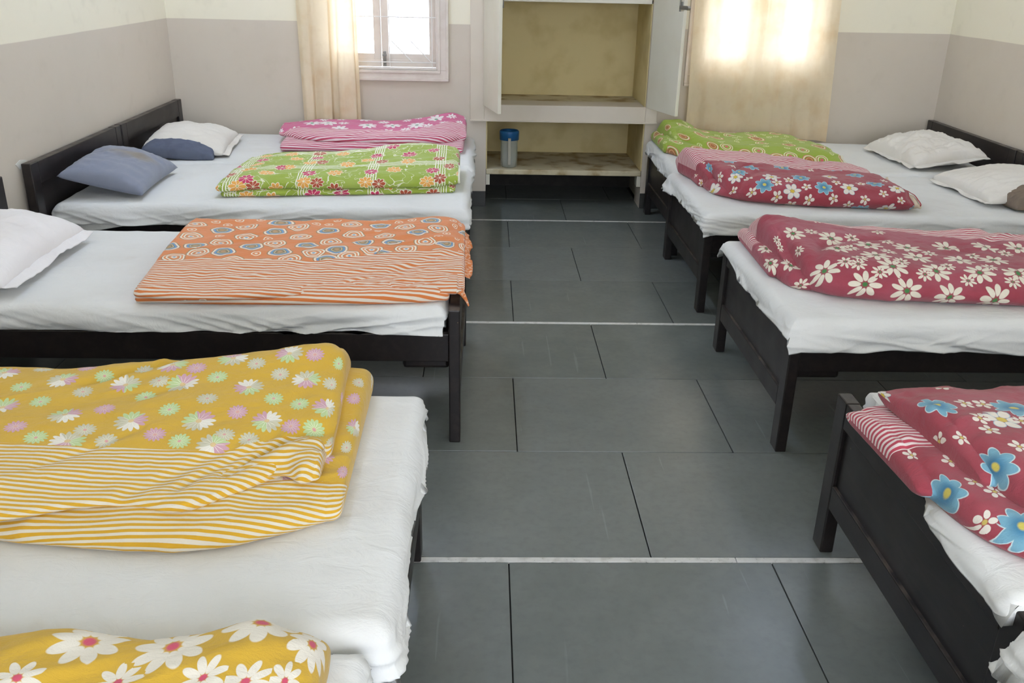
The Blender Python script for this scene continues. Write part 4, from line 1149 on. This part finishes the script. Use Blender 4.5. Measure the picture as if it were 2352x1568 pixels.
# yellow striped, left row fourth
QL4 = [
    lobe([(-1.5, -1.5, 1.50, 2.12, 0.05, 0.07, 0.08), (-0.95, -0.95, 1.475, 2.125, 0.05, 0.07, 0.08), (-0.70, -0.70, 1.44, 2.13, 0.05, 0.07, 0.08), (-0.50, -0.50, 1.45, 2.14, 0.052, 0.07, 0.085), (-0.39, -0.38, 1.49, 2.15, 0.058, 0.075, 0.09), (-0.312, -0.318, 1.535, 2.15, 0.056, 0.07, 0.085)], Z, (0.03, 0.030), seed=13, amp=0.8, vref=1.46, stripes=((-1.0, 0.205),)),
    lobe([(-1.5, -1.5, 1.46, 2.08, 0.035, 0.055, 0.062), (-0.92, -0.96, 1.465, 2.09, 0.034, 0.055, 0.060), (-0.78, -0.84, 1.51, 2.10, 0.036, 0.058, 0.070), (-0.69, -0.74, 1.52, 2.10, 0.034, 0.060, 0.080), (-0.60, -0.64, 1.50, 2.11, 0.030, 0.060, 0.088), (-0.50, -0.53, 1.56, 2.12, 0.034, 0.062, 0.098), (-0.42, -0.44, 1.63, 2.13, 0.038, 0.066, 0.108), (-0.375, -0.39, 1.67, 2.135, 0.040, 0.070, 0.110), (-0.35, -0.368, 1.70, 2.13, 0.036, 0.066, 0.100)], Z + 0.050, (0.02, 0.026), seed=17, amp=0.9, shoulder=0.06, vref=1.46, stripes=((-1.0, ((0.5, 0.27), (0.95, 0.255), (1.05, 0.31), (1.12, 0.33), (1.2, 0.30))),),
         creases=[([(-0.70, 1.52), (-0.52, 1.70), (-0.44, 1.76)], 0.007, 0.020), ([(-0.60, 1.55), (-0.45, 1.73)], 0.009, 0.012), ([(-0.52, 1.60), (-0.40, 1.74), (-0.355, 1.76)], 0.012, 0.016), ([(-0.95, 1.95), (-0.85, 2.02), (-0.72, 2.10)], 0.009, 0.016), ([(-0.86, 1.98), (-0.80, 2.08)], -0.006, 0.012), ([(-0.80, 1.86), (-0.70, 1.94)], 0.005, 0.012), ([(-0.46, 1.66), (-0.37, 1.70)], 0.012, 0.010), ([(-0.9, 1.60), (-0.74, 1.74)], 0.005, 0.012)]),
    lobe([(-0.52, -0.50, 1.575, 1.625, 0.014, 0.016, 0.014), (-0.46, -0.44, 1.600, 1.665, 0.026, 0.030, 0.024), (-0.405, -0.40, 1.610, 1.700, 0.030, 0.040, 0.028), (-0.365, -0.36, 1.585, 1.700, 0.034, 0.036, 0.026), (-0.345, -0.345, 1.60, 1.68, 0.03, 0.03, 0.02)], Z + 0.062, (0.03, 0.012), nu=60, nv=44, seed=19, amp=1.6, shoulder=0.02, vref=1.46, stripes=((-1.0, 3.0),)),
]
quilt('quilt', 'yellow folded quilt with small pastel flowers and fine stripes', QL4, p_yellow_small(), MOT.get('L4', []), fill=[(0.038, 1, 1.6, 80), (0.025, 2, 1.35, 80), (0.025, 3, 1.35, 80), (0.025, 4, 1.35, 140)], seed=5)

# yellow with big daisies, nearest left
QL5 = [lobe([(-1.4, -1.4, 0.42, 1.12, 0.095, 0.10, 0.105), (-0.74, -0.74, 0.42, 1.12, 0.095, 0.10, 0.100), (-0.64, -0.64, 0.42, 1.125, 0.095, 0.105, 0.110), (-0.54, -0.54, 0.42, 1.115, 0.095, 0.10, 0.098), (-0.42, -0.42, 0.43, 1.125, 0.095, 0.105, 0.108), (-0.34, -0.34, 0.44, 1.14, 0.095, 0.11, 0.120), (-0.290, -0.290, 0.46, 1.13, 0.095, 0.10, 0.106)], Z, (0.05, 0.055), seed=23, amp=1.0)]
quilt('quilt', 'yellow rolled quilt with large white daisies, cut off at the bottom left', QL5, p_yellow_big(), MOT.get('L5', []), fill=[(0.055, 1, 1.6, 60), (0.034, 2, 1.5, 60)], seed=6)

# green plaid
QL2 = [
    lobe([(-1.24, -1.22, 4.25, 4.90, 0.035, 0.04, 0.04), (-0.87, -0.87, 4.30, 4.93, 0.035, 0.04, 0.04), (-0.46, -0.46, 4.35, 4.95, 0.035, 0.04, 0.04), (-0.18, -0.18, 4.40, 4.95, 0.035, 0.05, 0.05)], Z, (0.02, 0.03), seed=31, amp=0.5, shoulder=0.03),
    lobe([(-1.245, -1.23, 4.24, 4.90, 0.035, 0.05, 0.045), (-1.12, -1.14, 4.28, 4.92, 0.060, 0.062, 0.062), (-0.87, -0.87, 4.31, 4.94, 0.066, 0.072, 0.075), (-0.66, -0.66, 4.33, 4.95, 0.064, 0.080, 0.092), (-0.46, -0.46, 4.36, 4.96, 0.066, 0.088, 0.118), (-0.26, -0.27, 4.39, 4.96, 0.066, 0.096, 0.125), (-0.18, -0.19, 4.43, 4.95, 0.06, 0.088, 0.11)], Z + 0.028, (0.035, 0.05), seed=33, amp=1.1, shoulder=0.07),
]
GP = p_green_plaid()
q2 = quilt('quilt', 'green folded quilt with white plaid lines and magenta flowers', QL2, GP, MOT.get('L2', []), fill=[(0.042, 1, 1.5, 40), (0.04, 2, 1.2, 60), (0.038, 3, 1.2, 60)], seed=8)

# pink
QL1 = [
    lobe([(-1.20, -1.22, 5.41, 5.92, 0.05, 0.055, 0.06), (-0.70, -0.70, 5.42, 5.93, 0.05, 0.055, 0.06), (-0.17, -0.17, 5.40, 5.95, 0.055, 0.07, 0.08)], Z, (0.025, 0.035), seed=41, amp=0.8, vref=5.42, stripes=((-1.0, 0.30),)),
    lobe([(-1.25, -1.27, 5.66, 5.92, 0.045, 0.055, 0.050), (-1.10, -1.14, 5.52, 5.93, 0.050, 0.07, 0.070), (-0.82, -0.84, 5.47, 5.93, 0.05, 0.072, 0.075), (-0.60, -0.60, 5.46, 5.93, 0.05, 0.072, 0.076), (-0.38, -0.38, 5.46, 5.94, 0.055, 0.085, 0.105), (-0.22, -0.22, 5.50, 5.95, 0.06, 0.10, 0.130), (-0.155, -0.16, 5.56, 5.94, 0.06, 0.095, 0.118)], Z + 0.042, (0.03, 0.035), seed=43, amp=1.0, vref=5.46, stripes=((-1.0, ((0.1, 0.25), (0.4, 0.2), (0.83, 0.17), (1.05, 0.33))),), shoulder=0.06),
]
quilt('quilt', 'pink folded quilt with white flowers and striped front near the left curtain', QL1, p_pink(), MOT.get('L1', []), fill=[(0.052, 1, 1.15, 60), (0.03, 2, 1.15, 120)], seed=9)

# green circles
QR1 = [
    lobe([(1.12, 1.12, 5.54, 6.00, 0.055, 0.06, 0.06), (1.20, 1.20, 5.40, 5.98, 0.06, 0.065, 0.06), (1.45, 1.45, 5.34, 5.95, 0.06, 0.06, 0.05), (2.0, 2.0, 5.24, 5.85, 0.05, 0.05, 0.02)], Z, (0.03, 0.02), seed=51, amp=1.1),
    lobe([(1.21, 1.16, 5.60, 5.97, 0.09, 0.120, 0.138), (1.28, 1.24, 5.46, 5.97, 0.10, 0.126, 0.146), (1.40, 1.37, 5.33, 5.95, 0.09, 0.092, 0.085), (1.60, 1.60, 5.26, 5.94, 0.082, 0.084, 0.080), (1.90, 1.90, 5.19, 5.92, 0.080, 0.084, 0.080), (2.03, 2.03, 5.17, 5.82, 0.070, 0.072, 0.05), (2.06, 2.06, 5.17, 5.70, 0.060, 0.060, 0.035)], Z + 0.004, (0.035, 0.016), seed=53, amp=1.1, shoulder=0.08, bulge=0.02),
]
quilt('quilt', 'lime green folded quilt with ringed circles below the right curtain', QR1, p_green_circle(), MOT.get('R1', []), fill=[(0.050, 1, 1.35, 50), (0.045, 2, 1.3, 120), (0.018, 3, 1.3, 200)], seed=10)

# red with blue flowers, far right
QR2 = [
    lobe([(1.135, 1.125, 4.62, 4.98, 0.06, 0.065, 0.065), (1.15, 1.15, 4.48, 4.97, 0.06, 0.065, 0.06), (1.25, 1.25, 4.36, 4.96, 0.06, 0.06, 0.06), (1.64, 1.64, 4.27, 4.92, 0.06, 0.06, 0.055), (1.98, 1.98, 4.22, 4.78, 0.055, 0.055, 0.05)], Z, (0.03, 0.02), seed=61, amp=1.0, vref=4.20),
    lobe([(1.17, 1.09, 4.56, 4.95, 0.095, 0.126, 0.156), (1.20, 1.14, 4.40, 4.95, 0.106, 0.130, 0.154), (1.30, 1.26, 4.29, 4.94, 0.110, 0.122, 0.138), (1.50, 1.46, 4.235, 4.93, 0.104, 0.114, 0.124), (1.70, 1.68, 4.20, 4.90, 0.100, 0.106, 0.110), (1.90, 1.90, 4.175, 4.86, 0.096, 0.100, 0.102), (2.00, 2.01, 4.16, 4.80, 0.086, 0.086, 0.080), (2.035, 2.045, 4.17, 4.74, 0.066, 0.066, 0.058)], Z + 0.004, (0.035, 0.012), seed=63, amp=1.3, shoulder=0.075, bulge=0.026, vref=4.20, stripes=((((0, 0.60), (0.27, 0.57), (0.5, 0.50), (0.9, 0.46)), 2.0),),
         creases=[([(1.19, 4.36), (1.30, 4.56), (1.36, 4.62)], 0.012, 0.018), ([(1.24, 4.32), (1.40, 4.50)], 0.008, 0.014)]),
]
RF = p_red_flower()
quilt('quilt', 'red folded quilt with small blue and white flowers on the far right bed', QR2, RF, MOT.get('R2', []), fill=[(0.045, 1, 1.8, 40), (0.042, 2, 1.6, 60), (0.024, 3, 1.6, 160)], seed=11)

# red daisies, right row third
QR3 = [
    lobe([(1.075, 1.09, 3.13, 3.64, 0.055, 0.06, 0.06), (1.10, 1.12, 3.02, 3.63, 0.06, 0.065, 0.06), (1.26, 1.26, 2.97, 3.60, 0.06, 0.06, 0.05), (1.60, 1.60, 2.94, 3.54, 0.06, 0.06, 0.05), (2.35, 2.35, 2.90, 3.42, 0.06, 0.06, 0.05)], Z, (0.03, 0.03), seed=71, amp=1.0, vref=2.87, stripes=((0.58, 2.0),)),
    lobe([(1.135, 1.11, 3.12, 3.53, 0.085, 0.124, 0.150), (1.155, 1.15, 2.99, 3.53, 0.104, 0.126, 0.148), (1.27, 1.26, 2.90, 3.52, 0.116, 0.122, 0.132), (1.50, 1.48, 2.87, 3.50, 0.110, 0.110, 0.112), (1.75, 1.75, 2.845, 3.48, 0.104, 0.104, 0.106), (1.95, 1.95, 2.83, 3.47, 0.100, 0.102, 0.118), (2.10, 2.10, 2.82, 3.46, 0.098, 0.098, 0.102), (2.4, 2.4, 2.80, 3.44, 0.098, 0.098, 0.096)], Z + 0.004, (0.035, 0.03), seed=73, amp=1.25, shoulder=0.085, bulge=0.028, vref=2.87, stripes=((((0, 0.70), (0.4, 0.65), (0.6, 0.59), (0.8, 0.52), (1.1, 0.54)), 2.0),),
         creases=[([(1.16, 3.00), (1.24, 3.16), (1.36, 3.24), (1.5, 3.26)], 0.012, 0.02), ([(1.90, 3.20), (1.99, 3.38), (2.02, 3.47)], 0.010, 0.025)]),
]
quilt('quilt', 'red folded quilt with white daisies and green centres', QR3, p_red_daisy(), MOT.get('R3', []), fill=[(0.054, 1, 1.5, 60), (0.03, 2, 1.6, 120)], seed=12)

# red with blue flowers, near right
QR4 = [
    lobe([(0.965, 0.945, 1.64, 1.99, 0.05, 0.055, 0.045), (0.99, 0.965, 1.52, 2.01, 0.06, 0.065, 0.05), (1.06, 1.04, 1.41, 2.02, 0.065, 0.065, 0.05), (1.3, 1.3, 1.36, 2.02, 0.065, 0.065, 0.05), (2.0, 2.0, 1.34, 2.02, 0.06, 0.06, 0.05)], Z, (0.035, 0.03), seed=81, amp=0.9, vref=1.36, stripes=((0.455, 2.0),)),
    lobe([(1.06, 1.015, 1.60, 1.99, 0.055, 0.075, 0.055), (1.08, 1.06, 1.52, 1.995, 0.07, 0.085, 0.062), (1.14, 1.13, 1.47, 2.0, 0.075, 0.085, 0.062), (1.3, 1.3, 1.44, 2.0, 0.075, 0.08, 0.058), (2.0, 2.0, 1.42, 2.0, 0.07, 0.07, 0.055)], Z + 0.052, (0.03, 0.03), seed=83, amp=1.0, shoulder=0.06, bulge=0.022, vref=1.44),
]
quilt('quilt', 'red folded quilt with large blue flowers in the near right foreground', QR4, p_red_flower('red_large_blue_flower_cotton'), MOT.get('R4', []), fill=[(0.052, 1, 1.9, 40), (0.042, 2, 1.8, 60), (0.022, 3, 1.8, 60)], seed=13)


def edge_trim(root, P, out, width, mat, name='trim', wave=0.4, seed=0, lift=0.0):
    """a narrow gathered edging sewn along the points P, standing out along the direction out"""
    P = np.array(P, float); n = len(P); k = 6
    t = np.r_[0, np.cumsum(np.linalg.norm(np.diff(P, axis=0), axis=1))]
    q = np.linspace(0, t[-1], n * 2); C = np.stack([np.interp(q, t, P[:, i]) for i in range(3)], 1)
    out = np.array(out, float); V = []
    for i in range(len(C)):
        w = width * (1 + 0.35 * float(vnoise(q[i] * 14, 0.0, 0, seed)))
        for j in range(k):
            s_ = j / (k - 1)
            V.append(C[i] + out * w * s_ + np.array([0, 0, 1]) * (lift * s_ + wave * width * s_ * float(vnoise(q[i] * 30, s_, 0, seed + 3))))
    o = link(name, mesh_from(V, grid_faces(len(C), k)), mat, root)
    md = o.modifiers.new('thickness', 'SOLIDIFY'); md.thickness = 0.0025
    return o


EDGE = mat_plain('cream_edging', srgb(222, 222, 204), 0.9, 0.1)
EDGE_LACE = mat_plain('beige_frill', srgb(206, 190, 168), 0.9, 0.1)
EDGE_RED = mat_plain('red_overlock', srgb(170, 78, 80), 0.9, 0.1)
roots = {o['label'].split(' quilt')[0] + str(i): o for i, o in enumerate(x for x in COL.objects if x.name.startswith('quilt'))}
def qroot(word):
    return next(o for k_, o in roots.items() if word in o['label'])
g = QL2[1]['V']; rg = qroot('plaid')
edge_trim(rg, g[10:-9, 1] + np.array([0, 0.004, -0.004]), (0.0, -1.0, -0.25), 0.026, EDGE, wave=0.45, seed=3)
edge_trim(rg, g[-4, 1:30] , (0.6, -0.5, 0.0), 0.014, EDGE, wave=0.4, seed=5)
g = QR1[1]['V']; edge_trim(qroot('lime green'), g[-4, 3:60], (1.0, -0.2, 0.05), 0.016, EDGE, wave=0.7, seed=7)
g = QR2[1]['V']; rr_ = qroot('small blue and white'); fr = edge_trim(rr_, g[-4, 2:62], (1.0, -0.1, 0.1), 0.026, EDGE_LACE, 'frill', 0.7, 9)
edge_trim(rr_, g[-4, 2:62] + np.array([0.026, -0.002, 0.003]), (1.0, -0.1, 0.1), 0.004, EDGE_RED, 'frill_hem', 0.7, 9)
# loose corner of the orange quilt hanging past the bed post
ot = qroot('orange')
V = []
for i in range(12):
    s_ = i / 11
    for j in range(10):
        a_ = 2 * PI * j / 10; r_ = 0.016 * (1 - 0.75 * s_)
        V.append((-0.082 + 0.030 * s_ + 0.5 * r_ * math.cos(a_), 2.862 - 0.050 * s_ + r_ * math.sin(a_), Z + 0.034 - 0.016 * s_ - 0.020 * s_ * s_ + 0.6 * r_ * math.cos(a_)))
link('corner_tail', mesh_from(V, grid_faces(12, 10, True)), mat_plain('orange_hem', srgb(206, 122, 70), 0.9, 0.1, 0.7, srgb(226, 206, 186), 90), ot)
g = QL3[2]['V']; edge_trim(ot, g[-3, 16:70], (1.0, 0.0, -0.5), 0.022, bpy.data.materials['orange_hem'], 'side_hem', 0.5, 13)

# ------------------------------------------------------------------ pillows
def pillow_mesh(L, Wd, Tk, seed, flange=(0, 0, 0, 0), n=56, pinch=0.045, lump=0.006, a0=-1.0, a1=1.0):
    """L along local x, Wd along local y; flange widths at -x, +x, -y, +y"""
    g = np.linspace(a0, a1, n); h = np.linspace(-1, 1, n)
    A, B = np.meshgrid(g, h, indexing='ij')
    x = A * L / 2 * (1 - pinch * (1 - B**2) * np.abs(A)**3); y = B * Wd / 2 * (1 - pinch * (1 - A**2) * np.abs(B)**3)
    prof = (np.clip((1 - A**2), 0, 1) * np.clip((1 - B**2), 0, 1)) ** 0.36
    nz = lump * vnoise(A * 3, B * 3, 0, seed) + lump * 0.7 * ridge(A * 2.2 + 0.5 * B, B * 7, 0, seed + 1) + lump * 0.3 * vnoise(A * 16, B * 16, 0, seed + 2)
    top = Tk * 0.68 * prof + nz * np.minimum(prof * 2, 1)
    bot = -Tk * 0.32 * prof
    V = np.concatenate([np.stack([x, y, top], -1).reshape(-1, 3), np.stack([x, y, bot], -1).reshape(-1, 3)])
    F = grid_faces(n, n); F2 = [tuple(i + n * n for i in f[::-1]) for f in F]
    me = mesh_from(V, F + F2)
    bm = bmesh.new(); bm.from_mesh(me); bmesh.ops.remove_doubles(bm, verts=bm.verts, dist=0.0002); bmesh.ops.recalc_face_normals(bm, faces=bm.faces); bm.to_mesh(me); bm.free()
    me.polygons.foreach_set('use_smooth', [True] * len(me.polygons))
    return me


def flange_mesh(L, Wd, side, w, seed, pinch=0.045, sag=0.5, zoff=0.0):
    """flat open hem of a pillow case along one edge; side in '+x','-x','+y','-y'"""
    n, k = 60, 8
    V = []
    for i in range(n):
        t = -1 + 2 * i / (n - 1)
        for j in range(k):
            s = j / (k - 1)
            e = 1 - pinch * (1 - t * t)
            if side[1] == 'x':
                X = (L / 2 * e - 0.006 + s * w); Y = t * Wd / 2 * (1.0 - 0.03 * s)
                if side[0] == '-': X = -X
            else:
                Y = (Wd / 2 * e - 0.006 + s * w); X = t * L / 2 * (1.0 - 0.03 * s)
                if side[0] == '-': Y = -Y
            zz = zoff + 0.006 * math.sin(t * 6 + seed) * s - sag * w * s * 0.3
            V.append((X, Y, zz))
    V = np.array(V)
    V[:, 2] += 0.004 * vnoise(V[:, 0] * 30, V[:, 1] * 30, 0, seed)
    return mesh_from(V, grid_faces(n, k))


def shifted(me, d):
    me.transform(Matrix.Translation(d)); return me


def place_pillow(name, label, loc, rx, ry, rz, parts, cat='pillow'):
    root = empty(name, loc, label, cat, 'pillows at the heads of the beds')
    root.rotation_euler = (rx, ry, rz)
    for nm, me, mat, lab in parts:
        o = bpy.data.objects.new(nm, me); COL.objects.link(o); me.materials.append(mat); o.parent = root
        if lab: o['label'] = lab
        if nm in ('flange',):
            md = o.modifiers.new('thickness', 'SOLIDIFY'); md.thickness = 0.003
    return root


CASE = mat_sheet('white_pillow_cotton', srgb(236, 233, 232), srgb(222, 216, 212))
CASE3 = mat_sheet('ivory_pillow_cotton', srgb(228, 224, 216), srgb(212, 204, 192))
CASE2 = mat_sheet('cream_pillow_cotton', srgb(226, 216, 202), srgb(208, 192, 172))


def mat_pillow_blue():
    M = Mat('grey_blue_ticking', 0.85, 0.12, 0.2)
    M.base(srgb(128, 133, 148)).mix(M.noise(5, 4, co='Object').step(0.4, 0.7) * 0.4, srgb(140, 144, 156))
    tc = M.node('ShaderNodeTexCoord'); sep = M.node('ShaderNodeSeparateXYZ'); M.T.links.new(tc.outputs['Object'], sep.inputs[0])
    x, y = Ex(M.T, sep.outputs[0]), Ex(M.T, sep.outputs[1])
    d = ((x - 0.03) * (x - 0.03) * 30 + (y - 0.05) * (y - 0.05) * 60).f('SQRT')
    M.mix((d + M.noise(12, 3) * 0.5).step(1.15, 0.35) * 0.75, srgb(132, 120, 100))
    M.bump(M.noise(16, 4, 0.6), 0.3, 0.008)
    return M.done()


TICK = mat_pillow_blue()
TICKD = mat_plain('dark_grey_ticking', srgb(96, 102, 118), 0.85, 0.1, 0.5, srgb(84, 88, 104), 20)
TICKB = mat_plain('brown_grey_ticking', srgb(128, 114, 100), 0.85, 0.1, 0.5, srgb(112, 100, 90), 20)

# grey-blue stained pillow, left
place_pillow('pillow', 'grey-blue pillow with a brown stain leaning on the left headboard', (-1.79, 4.45, ZM + 0.074), 0.0, 0.23, math.radians(3),
             [('ticking', pillow_mesh(0.38, 0.62, 0.13, 5, pinch=0.09), TICK, None)])
# white pillow with the dark ticking end showing, back left
place_pillow('pillow', 'white pillow showing its dark grey inner end, back left corner bed', (-1.74, 5.44, ZM + 0.050), 0.02, 0.10, math.radians(6),
             [('pillow_case', pillow_mesh(0.44, 0.60, 0.125, 15), CASE3, None), ('flange', flange_mesh(0.44, 0.60, '+x', 0.035, 3), CASE3, None),
              ('ticking', shifted(pillow_mesh(0.40, 0.20, 0.105, 19), (-0.02, -0.265, -0.014)), TICKD, 'dark grey inner pillow end')])
# big white pillow on the third left bed
place_pillow('pillow', 'large white pillow with a flat hem beside the orange quilt', (-1.782, 3.16, ZM + 0.068), 0.0, 0.13, math.radians(2),
             [('pillow_case', pillow_mesh(0.40, 0.70, 0.15, 25), CASE, None), ('flange', flange_mesh(0.40, 0.70, '+x', 0.045, 7), CASE, None)])
# right back pillow
place_pillow('pillow', 'plump creased white pillow on the back right bed', (2.67, 5.44, ZM + 0.056), 0.0, -0.12, math.radians(3),
             [('pillow_case', pillow_mesh(0.44, 0.64, 0.145, 35, lump=0.013), CASE3, None), ('flange', flange_mesh(0.44, 0.64, '-y', 0.035, 9), CASE3, None), ('flange', flange_mesh(0.44, 0.64, '-x', 0.03, 11), CASE3, None)])
# right front pillow
place_pillow('pillow', 'flat cream pillow with brown-grey inner end showing, right edge of the picture', (2.69, 4.55, ZM + 0.050), 0.0, -0.11, math.radians(2),
             [('pillow_case', pillow_mesh(0.48, 0.58, 0.12, 45), CASE3, None), ('flange', flange_mesh(0.48, 0.58, '-x', 0.025, 13), CASE3, None), ('flange', flange_mesh(0.48, 0.58, '+x', 0.03, 15), CASE3, None),
              ('ticking', shifted(pillow_mesh(0.38, 0.22, 0.11, 49), (0.03, -0.27, -0.012)), TICKB, 'brown-grey inner pillow end')])
